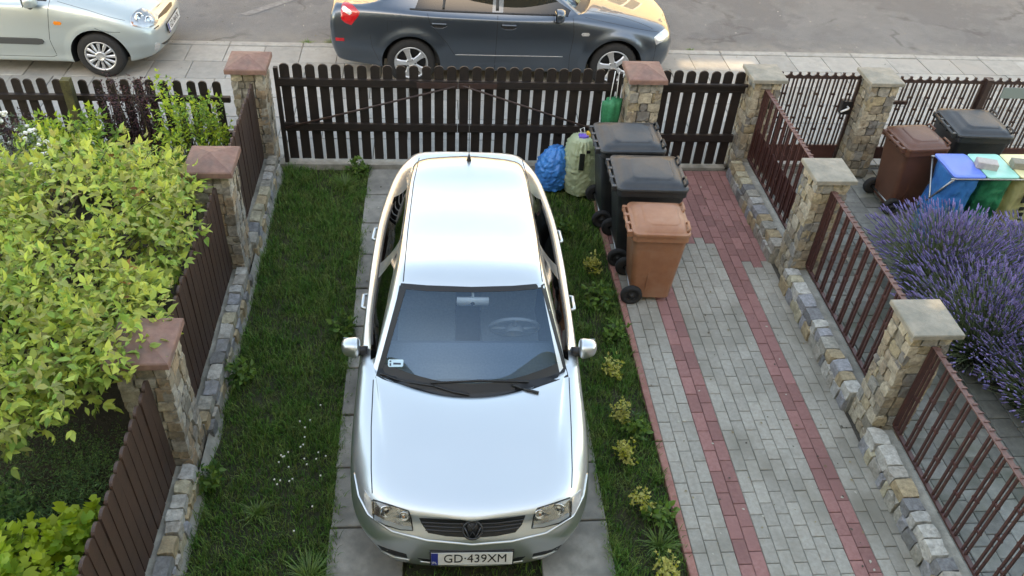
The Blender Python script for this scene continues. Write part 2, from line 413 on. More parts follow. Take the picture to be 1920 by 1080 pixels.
def low_wall(name, label, x0, x1, segs, H, face, stones, seed, top_w):
    """face: +1 stones look towards +x, -1 towards -x"""
    rx = random.Random(seed); t = thing('low_stone_wall', label, 'wall', ((x0+x1)/2, 0, 0)); ox = (x0+x1)/2
    b = MB(); xo = (x1 if face > 0 else x0)-ox; xi = (x0 if face > 0 else x1)-ox
    for (ya, yb) in segs:
        b.box(min(xo-face*.03, xi), max(xo-face*.03, xi), ya, yb, -.1, H-.035, 1)
        # top row of stones, then one or two rows on the face below
        y = ya
        while y < yb-.02:
            wd = rx.uniform(.10, .19)
            if yb-y-wd < .08: wd = yb-y
            hh = rx.uniform(.045, .06)
            b.stone((xo-face*(top_w/2+.004)+rx.uniform(-.008, .008), y+wd/2, H-hh+rx.uniform(-.006, .008)), (top_w/2, wd/2-.005, hh), rx, None, 0, .12)
            y += wd
        z = -.03; rows = max(1, int(round((H-.09)/.085))); hh = (H-.085+.03)/rows
        for r_ in range(rows):
            y = ya
            while y < yb-.02:
                wd = rx.uniform(.07, .16)
                if yb-y-wd < .06: wd = yb-y
                b.stone((xo-face*.03+rx.uniform(-.01, .01), y+wd/2, z+hh/2), (.042, wd/2-.005, hh/2-.004), rx, None, 0, .16)
                y += wd
            z += hh
    b.build('masonry', [stones, MT['mortar_pale']], t)
    return t, ox
SEGL = [(-3.8, -1.95), (-1.57, .305), (.675, 2.235)]
t, ox = low_wall('w', 'low wall of small grey stones along the foot of the left wooden fence', -4.12, -3.885, SEGL, .19, 1, MT['stoneW'], 61, .10)
b = MB()   # sloping concrete footing along the lawn
for i in range(60):
    y0 = -4.6+i*.115; y1 = y0+.115
    e0 = .03*mnoise.noise((0, y0*3, 1)); e1 = .03*mnoise.noise((0, y1*3, 1))
    b.add([(-3.90-ox, y0, .06), (-3.90-ox, y1, .06), (-3.845+e1-ox, y1, -.05), (-3.845+e0-ox, y0, -.05)], [(0, 3, 2, 1)], 0, True)
b.build('footing', MT['mortar_pale'], t)
SEGR = [(-3.45, -1.78), (-1.42, .23), (.57, 2.20)]
t, ox = low_wall('w', 'low wall of mixed rubble stones along the right side of the block path', 1.175, 1.40, SEGR, .21, -1, MT['stoneW'], 62, .13)

# ------------------------------------------------------------------ left board fences
def board_mesh(w_, h, th, m, name, round_=True, seg=8):
    poly = [(-w_/2, 0), (w_/2, 0), (w_/2, h-w_/2*.8)]
    for i in range(1, seg): a = math.pi*i/seg; poly.append((w_/2*math.cos(a), h-w_/2*.8+w_/2*.8*math.sin(a)))
    poly.append((-w_/2, h-w_/2*.8))
    b = MB(); b.prism(poly, -th/2, th/2); return b.mesh(name, m)
bm_wide = board_mesh(.094, .90, .02, MT['wood_l'], 'board')
rr = random.Random(9)
for (ya, yb, lab) in ((.70, 2.21, 'brown vertical board fence panel nearest the street, right of the bright shrub'),
                      (-1.55, .28, 'brown vertical board fence panel behind the large leafy bush'),
                      (-3.78, -1.97, 'brown vertical board fence panel in the lower left corner')):
    t = thing('board_fence', lab, 'fence', (-4.035, (ya+yb)/2, 0)); n = int((yb-ya)/.104)
    for i in range(n):
        o = bpy.data.objects.new('board', bm_wide); link(o, t)
        o.location = (rr.uniform(-.002, .002), ya+(i+.5)*(yb-ya)/n-(ya+yb)/2, .185+rr.uniform(-.006, .006)); o.rotation_euler = (rr.uniform(-.006, .006), 0, math.pi/2)
    for z in (.36, .86):
        b = MB(); b.box(-.055, -.0105, ya-(ya+yb)/2-.02, yb-(ya+yb)/2+.02, z, z+.07); b.build('rail', MT['wood_l'], t)

# ------------------------------------------------------------------ wooden gates
def gate_leaf(label, x0, x1, y, z0, z1, npk, hinge, brace=True, rails=((.955, 1.04), (.43, .52)), w_=.097):
    t = thing('wooden_gate', label, 'gate', ((x0+x1)/2, y, 0)); cx = (x0+x1)/2
    pm = board_mesh(w_, z1-z0, .02, MT['wood'], 'picket')
    for i in range(npk):
        o = bpy.data.objects.new('picket', pm); link(o, t)
        o.location = (x0+(i+.5)*(x1-x0)/npk-cx, 0, z0+rr.uniform(-.004, .004)); o.rotation_euler = (0, rr.uniform(-.004, .004), 0)
    for a, c in rails:
        b = MB(); b.box(x0-cx, x1-cx, -.052, -.0105, a, c); b.box(x0-cx, x1-cx, -.058, -.0525, a+.012, a+.02); b.build('rail', MT['wood'], t)
    if brace:
        p0, p1 = ((x0-cx+.02, -.065, .475), (x1-cx-.03, -.065, .99)) if hinge < 0 else ((x1-cx-.1, -.065, .46), (x0-cx+.05, -.065, 1.0))
        b = MB(); b.tube([p0, p1], .011, 6); b.build('brace', MT['iron_dark'], t)
    return t
gl = gate_leaf('left leaf of the dark picket double gate, without bags in front', -3.80, -1.928, 2.415, .06, 1.19, 14, -1)
b = MB(); b.box(-.972, -.93, -.05, .0, .03, 1.16); b.build('hinge_post', MT['wood'], gl)
gr = gate_leaf('right leaf of the dark picket double gate, with bags and bins before it', -1.924, -.20, 2.415, .06, 1.19, 13, 1)
b = MB(); b.box(.862, .90, -.05, .0, .03, 1.16); b.build('hinge_post', MT['wood'], gr)
b = MB(); b.box(-.86, -.45, -.07, -.0595, .97, 1.03); b.build('latch_plate', MT['iron_dark'], gr)
b = MB(); b.box(.50, .93, -.07, -.0595, .965, 1.03); b.build('latch_plate', MT['iron_dark'], gl)
sg = gate_leaf('small dark picket gate at the street end of the block path', .26, 1.22, 2.415, .03, 1.19, 7, 1, False, ((.955, 1.05), (.34, .43)), .10)
b = MB(); b.box(-.485, .485, -.10, -.0605, 1.05, 1.075); b.build('top_ledge', MT['wood'], sg)

# left street picket fence -------------------------------------------------
t = thing('picket_fence', 'dark round topped picket fence behind the shrubs, left of the gate pillar', 'fence', (-6.2, 2.5, 0))
pm = board_mesh(.085, .88, .02, MT['wood'], 'picket')
for i in range(28):
    o = bpy.data.objects.new('picket', pm); link(o, t); o.location = (-1.95+.136*i, .03, .04+rr.uniform(-.008, .008)); o.rotation_euler = (0, rr.uniform(-.015, .015), 0)
for z in (.28, .70):
    b = MB(); b.box(-2.0, 1.85, -.03, .019, z, z+.06); b.build('rail', MT['wood'], t)
moss = mat('mossy_wood', (.045, .040, .018), (.09, .085, .03), 14, .9, bump=.003, bscale=40)
b = MB(); b.box(.20, .29, -.12, -.031, -.05, .97); b.build('post', moss, t)
b = MB(); b.box(-1.78, -1.69, -.12, -.031, -.05, .97); b.build('post', moss, t)

# ------------------------------------------------------------------ iron railings between the right pillars
def bar_pair_mesh(h, m, name, knots, gap=.040):
    b = MB()
    for s in (-1, 1): b.box(s*gap/2-.008, s*gap/2+.008, -.008, .008, 0, h)
    for z in knots:
        b.box(-gap/2+.0085, gap/2-.0085, -.008, .008, z*h-.01, z*h+.01)
        for s in (-1, 1): b.box(s*gap/2-.0108, s*gap/2+.0108, -.0108, .0108, z*h-.009, z*h+.009)
    return b.mesh(name, m)
bpA = bar_pair_mesh(.84, MT['iron'], 'bar_pair', (.28, .62)); bpB = bar_pair_mesh(.84, MT['iron'], 'bar_pair', (.45, .80))
for (ya, yb, lab, sheetm) in ((.58, 2.19, 'dark red iron railing panel nearest the street, with a closed lower sheet', True),
                       (-1.41, .22, 'dark red iron railing panel between the two middle pillars beside the lavender', False),
                       (-3.44, -1.79, 'dark red iron railing panel in the lower right corner above the stone wall', False)):
    t = thing('iron_railing', lab, 'railing', (1.39, (ya+yb)/2, 0)); h = (yb-ya)/2; n = int(round((yb-ya)/.15))
    for i in range(n):
        o = bpy.data.objects.new('bar_pair', bpA if i % 2 else bpB); link(o, t); o.location = (0, -h+(i+.5)*2*h/n, .245); o.rotation_euler = (0, 0, math.pi/2)
    b = MB(); b.box(-.02, .02, -h, h, 1.085, 1.093)
    for i in range(n*2):
        y = -h+(i+.5)*h/n
        b.prism([(-.022, 0), (.022, 0), (.0, .022)], 1.0935, 1.1005, Matrix.Translation((.012, y, 0)) @ Matrix(((1, 0, 0, 0), (0, 0, 1, 0), (0, 1, 0, 0), (0, 0, 0, 1))))
    b.build('top_rail', MT['iron_top'], t)
    b = MB(); b.box(-.016, .016, -h, h, .225, .245); b.build('bottom_rail', MT['iron'], t)
    if sheetm:
        b = MB(); b.box(.012, .016, -h, h, .30, .62); b.build('lower_sheet', MT['iron'], t)
    for s in (-1, 1):
        b = MB(); b.box(-.02, .02, s*h-.012, s*h+.012, .246, 1.084); b.build('end_post', MT['iron'], t)
# neighbour's iron gates
def iron_gate(label, x0, x1, y, z0, z1, n, sheet_h, extra=None):
    cx = (x0+x1)/2; t = thing('iron_gate', label, 'gate', (cx, y, 0)); hw = (x1-x0)/2
    pA = bar_pair_mesh(z1-z0-sheet_h-.02, MT['iron_dark'], 'bar_pair', (.25, .6)); pB = bar_pair_mesh(z1-z0-sheet_h-.02, MT['iron_dark'], 'bar_pair', (.42, .78))
    for i in range(n):
        o = bpy.data.objects.new('bar_pair', pA if i % 2 else pB); link(o, t); o.location = (-hw+.03+(i+.5)*(2*hw-.06)/n, 0, z0+sheet_h)
    b = MB(); b.box(-hw, hw, -.012, .012, z1-.018, z1)
    # scalloped crest
    m_ = n; poly = [(-hw, z1+.001)]; top = []
    for i in range(m_):
        xa = -hw+2*hw*i/m_; xb = -hw+2*hw*(i+1)/m_
        for k in range(7):
            u = k/6; top.append((xa+(xb-xa)*u, z1+.012+.036*(2*u-1)**2))
    for i in range(len(top)-1):
        (xa, za), (xb, zb) = top[i], top[i+1]
        if xb-xa > 1e-6: b.prism([(xa, z1+.001), (xb, z1+.001), (xb, zb), (xa, za)], -.008, .008)
    for i in range(m_+1):
        x = -hw+2*hw*i/m_; b.box(x-.011, x+.011, -.0115, .0115, z1+.003, z1+.055)
    b.build('crest_rail', MT['iron_dark'], t)
    if sheet_h > .05:
        b = MB(); b.box(-hw+.02, hw-.02, -.004, .004, z0, z0+sheet_h-.03); b.build('lower_sheet', MT['iron'], t)
    b = MB(); b.box(-hw, hw, -.011, .011, z0+sheet_h-.03, z0+sheet_h); b.build('bottom_rail', MT['iron'], t)
    for s in (-1, 1):
        b = MB(); b.box(s*hw-.016, s*hw+.016, -.016, .016, z0, z1-.019); b.build('side_post', MT['iron_dark'], t)
    return t
ig = iron_gate('small scalloped iron gate with black lock box, beside the small wooden gate', 1.62, 2.53, 2.44, .06, 1.13, 9, .22)
b = MB(); b.box(.33, .43, -.05, .03, .70, .86); b.build('lock_box', MT['black'], ig)
b = MB(); b.tube([(.385, -.05, .80), (.385, -.09, .80), (.37, -.10, .795), (.30, -.10, .76)], .012, 8); b.build('handle', MT['white'], ig)
ig2 = iron_gate('left leaf of the scalloped iron double gate behind the neighbour\'s bins', 2.90, 3.98, 2.44, .10, 1.10, 10, .16)
b = MB(); b.box(-.50, -.28, -.04, -.013, .83, .87); b.build('latch', MT['iron_dark'], ig2)
b = MB(); b.box(.55, .62, -.06, .03, .05, 1.15); b.build('meeting_post', MT['iron_dark'], ig2)
ig3 = iron_gate('right leaf of the scalloped iron double gate with a grey green plate', 4.06, 5.14, 2.44, .10, 1.10, 10, .16)
b = MB(); b.box(-.36, .36, -.03, -.0175, .92, 1.05); b.build('name_plate', mat('grey_green_plate', (.20, .25, .24), rough=.5), ig3)

# ------------------------------------------------------------------ houses (behind the camera, and across the street)
def house(label, x0, x1, y0, y1, H, face_y, m, cols, rows, name='house'):
    t = thing(name, label, 'house', ((x0+x1)/2, (y0+y1)/2, 0)); hx = (x1-x0)/2; hy = (y1-y0)/2
    b = MB(); b.box(-hx, hx, -hy, hy, -.1, H); b.build('wall', m, t)
    s = 1 if face_y > 0 else -1; fr = MT['white']; gl = mat('window_glass', (.03, .035, .04), rough=.05)
    for r in range(rows):
        for c in range(cols):
            x = -hx+(c+.5)*2*hx/cols; z = 1.1+r*2.8
            f = MB(); f.box(x-.6, x+.6, s*hy-.02, s*hy+.03, z, z+1.4); fo = f.build('window', fr, t)
            g = MB()
            for q in (-1, 1): g.box(x+q*.28-.24, x+q*.28+.24, s*hy+.031 if s > 0 else s*hy-.03, s*hy+.036 if s > 0 else s*hy-.021, z+.08, z+1.32)
            g.build('pane', gl, fo)
    b = MB(); b.box(-hx-.3, hx+.3, -hy-.3, hy+.3, H+.002, H+.2); b.build('roof', MT['cap_red'], t)
    return t
gre = mat('grey_render', (.42, .39, .33), (.48, .45, .38), 3, .9)
hs = house('grey rendered house the yard belongs to, standing behind the viewer', -16, 16, -18, -9.3, 4.2, 1, gre, 8, 1)
# added unseen wall: shades the yard, its holes aim sun patches at chosen spots
def sun_hole(x, y, z, w_, h):
    dy = y+9.15; q = sd/(-sd.y); p = Vector((x, y, z))+q*dy
    return (p.x-w_/2, p.x+w_/2, p.z-h/2, p.z+h/2)
holes = [sun_hole(1.85, 5.12, 0, 1.15, .26), sun_hole(-3.62, 5.12, 0, .55, .16), sun_hole(1.50, -1.52, 1.25, .20, .20), sun_hole(3.85, 1.95, .95, .20, .24)]
xs = sorted({-16, 16, *[v for h in holes for v in h[:2]]}); b = MB()
for xa, xb in zip(xs[:-1], xs[1:]):
    hh = sorted((h[2], h[3]) for h in holes if h[0] <= xa+1e-6 and h[1] >= xb-1e-6); lo = 4.42
    for za, zb in hh+[(11.2, 11.2)]:
        if za > lo: b.box(xa, xb, -9.3+13.65-.0, -9.0+13.65, lo, za)
        lo = max(lo, zb)
b.build('added_sun_mask', gre, hs)
house('yellow rendered house across the street', -26, 26, 17.5, 26, 7.2, -1, mat('yellow_render', (.60, .49, .32), (.66, .54, .36), 3, .9), 16, 3)
# ------------------------------------------------------------------ cars
def view_dir(u, v): return (fw + rt*((u-960)/FPX) - up*((v-540)/FPX)).normalized()
def paint_mat(name, c, metal, rough, flake=.04):
    m, nt, b = nodes(name); L = nt.links.new
    b.inputs['Base Color'].default_value = rgba(c); b.inputs['Metallic'].default_value = metal; b.inputs['Roughness'].default_value = rough
    b.inputs['Coat Weight'].default_value = 1; b.inputs['Coat Roughness'].default_value = .03; b.inputs['Coat IOR'].default_value = 1.5
    tc = N(nt, 'TexCoord'); n = N(nt, 'TexNoise'); n.inputs['Scale'].default_value = 2.5; n.inputs['Detail'].default_value = 8; L(tc.outputs['Object'], n.inputs['Vector'])
    r = N(nt, 'MapRange'); r.inputs[3].default_value = rough-flake; r.inputs[4].default_value = rough+flake*2; L(n.outputs[0], r.inputs[0]); L(r.outputs[0], b.inputs['Roughness'])
    return m
MT['tyre'] = mat('tyre_rubber', (.014, .014, .015), (.022, .021, .02), 30, .85, bump=.001, bscale=120)
MT['alloy'] = mat('alloy_rim', (.62, .62, .62), rough=.32, metal=.75)
MT['seal'] = mat('black_rubber', (.008, .008, .009), rough=.5)
MT['well'] = mat('wheel_well', (.008, .008, .008), rough=.9)
MT['glass_clear'] = glass_mat('windscreen_glass', (.78, .88, .95), .04, 0., (.50, .76, 1.0))
MT['glass_dark'] = glass_mat('side_window_glass', (.035, .04, .04), .0)
MT['interior'] = mat('dark_cabin_cloth', (.07, .078, .085), (.09, .10, .11), 30, .9)
MT['dash'] = mat('dashboard_plastic', (.12, .165, .215), (.15, .195, .245), 60, .7)
MT['chrome'] = mat('chrome', (.8, .8, .8), rough=.08, metal=1)
MT['reflector'] = mat('lamp_reflector', (.55, .53, .50), (.35, .33, .30), 14, .14, .9)
MT['lens'] = glass_mat('lamp_lens', (.90, .93, .95), .06)
MT['amber'] = mat('amber_lens', (.75, .22, .03), rough=.15, coat=1)
MT['red_lens'] = mat('red_lens', (.55, .012, .018), (.42, .01, .014), 20, .12, coat=1)
MT['clear_lens'] = mat('clear_lens', (.75, .74, .72), (.55, .55, .55), 24, .12, .4, coat=1)
MT['plate'] = mat('plate_white', (.72, .72, .70), (.66, .66, .63), 30, .45)
MT['blue'] = mat('plate_blue', (.015, .03, .22), rough=.5)
MT['ink'] = mat('plate_ink', (.008, .008, .008), rough=.6)

class Car:
    def __init__(s, name, label, cat, loc, rz, st, tagf, paint, slots, wheels, arch, flare=None, hubx=.78, levels=3):
        s.root = thing(name, label, cat, loc, rz); s.M = Matrix.Translation(loc) @ Matrix.Rotation(rz, 4, 'Z'); s.Mi = s.M.inverted()
        nr = len(st[0]); ns = len(st); T = []
        for S in st: T += [Vector(p) for p in S]
        T += [Vector((-p.x, p.y, p.z)) for p in T[:]]
        off = ns*nr; L_ = lambda i, j: i*nr+j
        def Rr(i, j): return L_(i, j) if j in (0, nr-1) else off+i*nr+j
        F = []; tg = []
        for i in range(ns-1):
            for j in range(nr-1):
                F.append((L_(i, j), L_(i+1, j), L_(i+1, j+1), L_(i, j+1))); tg.append(tagf(i, j, 'R'))
                F.append((Rr(i, j+1), Rr(i+1, j+1), Rr(i+1, j), Rr(i, j))); tg.append(tagf(i, j, 'L'))
        for i, fl in ((0, False), (ns-1, True)):
            for j in range(nr-1):
                q = [L_(i, j), L_(i, j+1), Rr(i, j+1), Rr(i, j)]; q = [v for k, v in enumerate(q) if v not in q[:k]]
                F.append(q[::-1] if fl else q); tg.append(tagf(-1 if i == 0 else ns, j, 'C'))
        used = sorted(set(v for f in F for v in f)); mp = {v: k for k, v in enumerate(used)}
        P0 = [T[v] for v in used]; F = [[mp[v] for v in f] for f in F]
        names = [k for k in slots]; sid = {n: k for k, n in enumerate(names)}
        P = [v.copy() for v in P0]
        me = bpy.data.meshes.new('cage'); me.from_pydata([tuple(v) for v in P], [], F)
        for k, f in enumerate(me.polygons): f.material_index = sid[tg[k]]; f.use_smooth = True
        for n in names: me.materials.append(slots[n])
        [me.materials.append(MT['well']) for _ in range(4)]
        o = bpy.data.objects.new('cage', me); COL.objects.link(o)
        sub = o.modifiers.new('s', 'SUBSURF'); sub.levels = sub.render_levels = 1; sub.use_limit_surface = True
        for it in range(4):
            dg = bpy.context.evaluated_depsgraph_get(); em = o.evaluated_get(dg).to_mesh()
            for k in range(len(P)): P[k] += (P0[k]-em.vertices[k].co)*.85
            o.evaluated_get(dg).to_mesh_clear()
            for k, v in enumerate(P): me.vertices[k].co = v
            me.update()
        sub.levels = sub.render_levels = levels
        dg = bpy.context.evaluated_depsgraph_get(); m2 = bpy.data.meshes.new_from_object(o.evaluated_get(dg))
        bpy.data.objects.remove(o)
        if flare:
            for v in m2.vertices:
                for (ws, wz) in wheels:
                    d = math.hypot(v.co.y-ws, v.co.z-wz)
                    if abs(v.co.x) > .5 and v.co.z > wz-.1:
                        t = max(0., min(1., (arch+flare[1]-d)/(flare[1]*.8))); t = t*t*(3-2*t)
                        v.co.x += math.copysign(flare[0]*t, v.co.x)
            m2.update()
        s.bvh_full = BVHTree.FromPolygons([v.co for v in m2.vertices], [p.vertices for p in m2.polygons])
        # wheel wells
        cut = MB()
        for wi, (ws, wz) in enumerate(wheels):
            for sg in (-1, 1):
                Mx = Matrix.Translation((sg*.8, ws, wz)) @ Matrix.Rotation(math.pi/2, 4, 'Y')
                n = 64; vs = []
                for zz in (-.28, .4):
                    vs += [Mx @ Vector((arch*math.cos(2*math.pi*k/n), arch*math.sin(2*math.pi*k/n), zz*sg)) for k in range(n)]
                fs = [(k, (k+1) % n, n+(k+1) % n, n+k) for k in range(n)]+[tuple(range(n-1, -1, -1)), tuple(n+k for k in range(n))]
                if sg < 0: fs = [f[::-1] for f in fs]
                cut.add(vs, fs, len(names)+wi*2+(sg > 0))
        o = bpy.data.objects.new('shell', m2); COL.objects.link(o)
        co = cut.build('cut', [MT['well']]*(len(names)+4))
        bo = o.modifiers.new('b', 'BOOLEAN'); bo.object = co; bo.operation = 'DIFFERENCE'; bo.solver = 'EXACT'
        dg = bpy.context.evaluated_depsgraph_get(); m3 = bpy.data.meshes.new_from_object(o.evaluated_get(dg))
        bpy.data.objects.remove(o); bpy.data.objects.remove(co)
        m3.set_sharp_from_angle(angle=R(48))
        cn = [tuple(l.vector) for l in m3.corner_normals]
        s.parts = {}
        groups = {}
        for p in m3.polygons:
            k = p.material_index; nm = names[k] if k < len(names) else 'wheel_well:%d' % k; groups.setdefault(nm, []).append(p)
        for nm, ps in groups.items():
            pm = {}; vs = []; fs = []; nl = []
            for p in ps:
                f = []
                for li, vi in zip(p.loop_indices, p.vertices):
                    if vi not in pm: pm[vi] = len(vs); vs.append(tuple(m3.vertices[vi].co))
                    f.append(pm[vi]); nl.append(cn[li])
                fs.append(f)
            me = bpy.data.meshes.new(nm); me.from_pydata(vs, [], fs); me.materials.append(slots.get(nm, MT['well']))
            for p in me.polygons: p.use_smooth = True
            me.update(); me.normals_split_custom_set(nl)
            o = bpy.data.objects.new(nm.split(':')[0], me); link(o, s.root); s.parts[nm] = o
    # -- surface helpers (local coordinates)
    def cast(s, o, d):
        h = s.bvh_full.ray_cast(Vector(o), Vector(d).normalized()); return (h[0], h[1]) if h[0] is not None else None
    def side(s, sg, y, z): return s.cast((sg*2, y, z), (-sg, 0, 0))
    def top(s, x, y): return s.cast((x, y, 3), (0, 0, -1))
    def front(s, x, z, tilt=0.): return s.cast((x, -2, z+2*tilt), (0, 1, -tilt))
    def rear(s, x, z): return s.cast((x, 8, z), (0, -1, 0))
    def seen(s, u, v):
        return s.cast(s.Mi @ CAM, s.Mi.to_3x3() @ view_dir(u, v))
    def line(s, b, pts, fn, r=.004, n=14, sink=.4, mi=0):
        """tube lying on the body along pts (args for fn)"""
        q = []
        for a, c in zip(pts[:-1], pts[1:]):
            for k in range(n):
                t = k/n; h = fn(*[a[i]+(c[i]-a[i])*t for i in range(len(a))])
                if h: q.append(h[0]-h[1]*r*sink)
        h = fn(*pts[-1])
        if h: q.append(h[0]-h[1]*r*sink)
        if len(q) > 1: b.tube(q, r, 6, mi)
    def patch(s, poly, fn, m, name, off=.003, parent=None, grid=8, skirt=.012, mats=None, bulge=0.):
        """thin plate that follows the body: poly in fn's own 2-d coordinates"""
        bm = bmesh.new(); vs = [bm.verts.new((p[0], p[1], 0)) for p in poly]; bm.faces.new(vs)
        x0, x1 = min(p[0] for p in poly), max(p[0] for p in poly); y0, y1 = min(p[1] for p in poly), max(p[1] for p in poly)
        for k in range(1, grid):
            for co, no in (((x0+(x1-x0)*k/grid, 0, 0), (1, 0, 0)), ((0, y0+(y1-y0)*k/grid, 0), (0, 1, 0))):
                bmesh.ops.bisect_plane(bm, geom=bm.verts[:]+bm.edges[:]+bm.faces[:], plane_co=co, plane_no=no)
        bnd = {v for e in bm.edges if len(e.link_faces) == 1 for v in e.verts}
        cx, cy = (x0+x1)/2, (y0+y1)/2; last = None; nrm = {}
        for v in bm.verts:
            h = fn(v.co.x, v.co.y)
            if h is None: h = last or (Vector((v.co.x, 0, v.co.y)), Vector((0, -1, 0)))
            last = h
            d = 0 if v in bnd else bulge
            v.co = h[0]+h[1]*(off+d); nrm[v] = h[1]
        vs = list(bm.verts)
        edges = [e for e in bm.edges if len(e.link_faces) == 1]
        if skirt:
            g = bmesh.ops.extrude_edge_only(bm, edges=edges)
            nv = [x for x in g['geom'] if isinstance(x, bmesh.types.BMVert)]
            from_kd = [(v.co.copy(), nrm[v]) for v in vs]
            for v in nv:
                nn = min(from_kd, key=lambda t: (t[0]-v.co).length_squared)[1]; v.co -= nn*skirt
        bmesh.ops.recalc_face_normals(bm, faces=bm.faces[:])
        # orient outward
        f = max(bm.faces, key=lambda f: f.calc_area())
        ref = min(nrm.items(), key=lambda t: (t[0].co-f.calc_center_median()).length_squared)[1]
        if f.normal.dot(ref) < 0: bmesh.ops.reverse_faces(bm, faces=bm.faces[:])
        for f in bm.faces: f.smooth = True
        me = bpy.data.meshes.new(name); bm.to_mesh(me); bm.free(); me.materials.append(m); me.set_sharp_from_angle(angle=R(40))
        o = bpy.data.objects.new(name, me); return link(o, parent or s.root)

def wheel(car, sg, ys, zs, xf, Rt, Rr_, width, style, rim_m):
    """xf: distance of the outer face from the middle"""
    Mx = Matrix.Translation((sg*xf, ys, zs)) @ Matrix.Rotation(sg*math.pi/2, 4, 'Y')   # local z -> outward
    b = MB(); w_ = width
    prof = [(Rr_-.004, -.012), (Rr_+.006, -.002), (Rr_+.02, .002), (Rt-.035, .0), (Rt-.014, -.010), (Rt-.004, -.026)]
    for k in range(5):
        z = -.035-(w_-.07)*k/4
        prof += [(Rt, z), (Rt, z-.006), (Rt-.006, z-.008), (Rt-.006, z-.012)] if k < 4 else [(Rt, z)]
    prof += [(Rt-.02, -w_+.006), (Rr_+.01, -w_), (Rr_-.004, -w_+.01)]
    b.lathe(prof, 56, Mx); wo = b.build('wheel', MT['tyre'], car.root)
    b = MB()
    b.lathe([(Rr_, -.10), (Rr_-.005, -.02), (Rr_+.004, -.003), (Rr_-.004, .001), (Rr_-.016, -.006), (Rr_-.020, -.035), (Rr_-.03, -.10)], 56, Mx)
    b.lathe([(Rr_-.025, -.075), (.0, -.075)], 40, Mx, 1)
    if style == 'five':
        for k in range(5):
            a = 2*math.pi*k/5+math.pi/2+.32*0; ca, sa = math.cos(a), math.sin(a); sec = []
            for r, hw, z in ((.03, .032, .004), (.07, .033, .004), (Rr_*.62, .034, -.004), (Rr_*.84, .046, -.012), (Rr_-.012, .075, -.014)):
                for q, zz in ((-1, z-.012), (-.72, z), (.72, z), (1, z-.012), (.8, z-.04), (-.8, z-.04)):
                    t = q*hw; sec.append(Mx @ Vector((ca*r-sa*t, sa*r+ca*t, zz)))
            fs = [(i*6+j, i*6+(j+1) % 6, i*6+6+(j+1) % 6, i*6+6+j) for i in range(4) for j in range(6)]
            b.add(sec, fs+[tuple(range(5, -1, -1)), tuple(range(24, 30))], 0, False)
        b.lathe([(.072, -.02), (.068, .002), (.036, .008), (.034, .003), (.0, .004)], 30, Mx)
        for k in range(5):
            a = 2*math.pi*(k+.5)/5+math.pi/2; b.lathe([(.009, .0), (.009, .0075), (0, .0075)], 8, Mx @ Matrix.Translation((.052*math.cos(a), .052*math.sin(a), 0)), 1)
    else:
        nsp = 12 if style == 'twelve' else 7
        for k in range(nsp):
            a = 2*math.pi*k/nsp; ca, sa = math.cos(a), math.sin(a); sec = []
            for r, hw, z in ((.05, .011, .006), (Rr_*.55, .017, .004), (Rr_-.012, .024, -.008)):
                for q, zz in ((-1, z-.010), (-.5, z), (.5, z), (1, z-.010), (.8, z-.03), (-.8, z-.03)):
                    t = q*hw; sec.append(Mx @ Vector((ca*r-sa*t, sa*r+ca*t, zz)))
            fs = [(i*6+j, i*6+(j+1) % 6, i*6+6+(j+1) % 6, i*6+6+j) for i in range(2) for j in range(6)]
            b.add(sec, fs+[tuple(range(5, -1, -1)), tuple(range(12, 18))], 0, False)
        b.lathe([(.066, -.02), (.062, .006), (.045, .011), (.043, .008), (.0, .012)], 30, Mx)
    b.build('rim', [rim_m, MT['seal']], wo)
    return wo

def text_mesh(txt, size, m, name, Mx, parent, ext=.0012, sx=1., align='CENTER'):
    cu = bpy.data.curves.new(name, 'FONT'); cu.body = txt; cu.size = size; cu.extrude = ext; cu.align_x = align; cu.align_y = 'CENTER'; cu.resolution_u = 3
    o = bpy.data.objects.new(name, cu); COL.objects.link(o); dg = bpy.context.evaluated_depsgraph_get()
    me = bpy.data.meshes.new_from_object(o.evaluated_get(dg)); bpy.data.objects.remove(o)
    me.transform(Mx @ Matrix.Diagonal((sx, 1, 1, 1))); me.materials.append(m)
    p = bpy.data.objects.new(name, me); return link(p, parent)
def number_plate(car, Mx, txt, small='PL'):
    """plate facing local +z of Mx, x right, y up"""
    b = MB(); b.box(-.268, .268, -.064, .064, -.012, -.001, 0, Mx); po = b.build('number_plate', MT['black'], car.root)
    b = MB(); b.box(-.26, .26, -.056, .056, -.0005, .003, 0, Mx); b.build('plate_face', MT['plate'], po)
    b = MB(); b.box(-.259, -.216, -.0555, .0555, .0032, .0042, 0, Mx); b.build('country_band', MT['blue'], po)
    text_mesh(txt, .108, MT['ink'], 'plate_text', Mx @ Matrix.Translation((.022, 0, .0036)), po, sx=.80)
    text_mesh(small, .030, MT['white'], 'country_text', Mx @ Matrix.Translation((-.2375, -.035, .0046)), po, .0006)
    return po
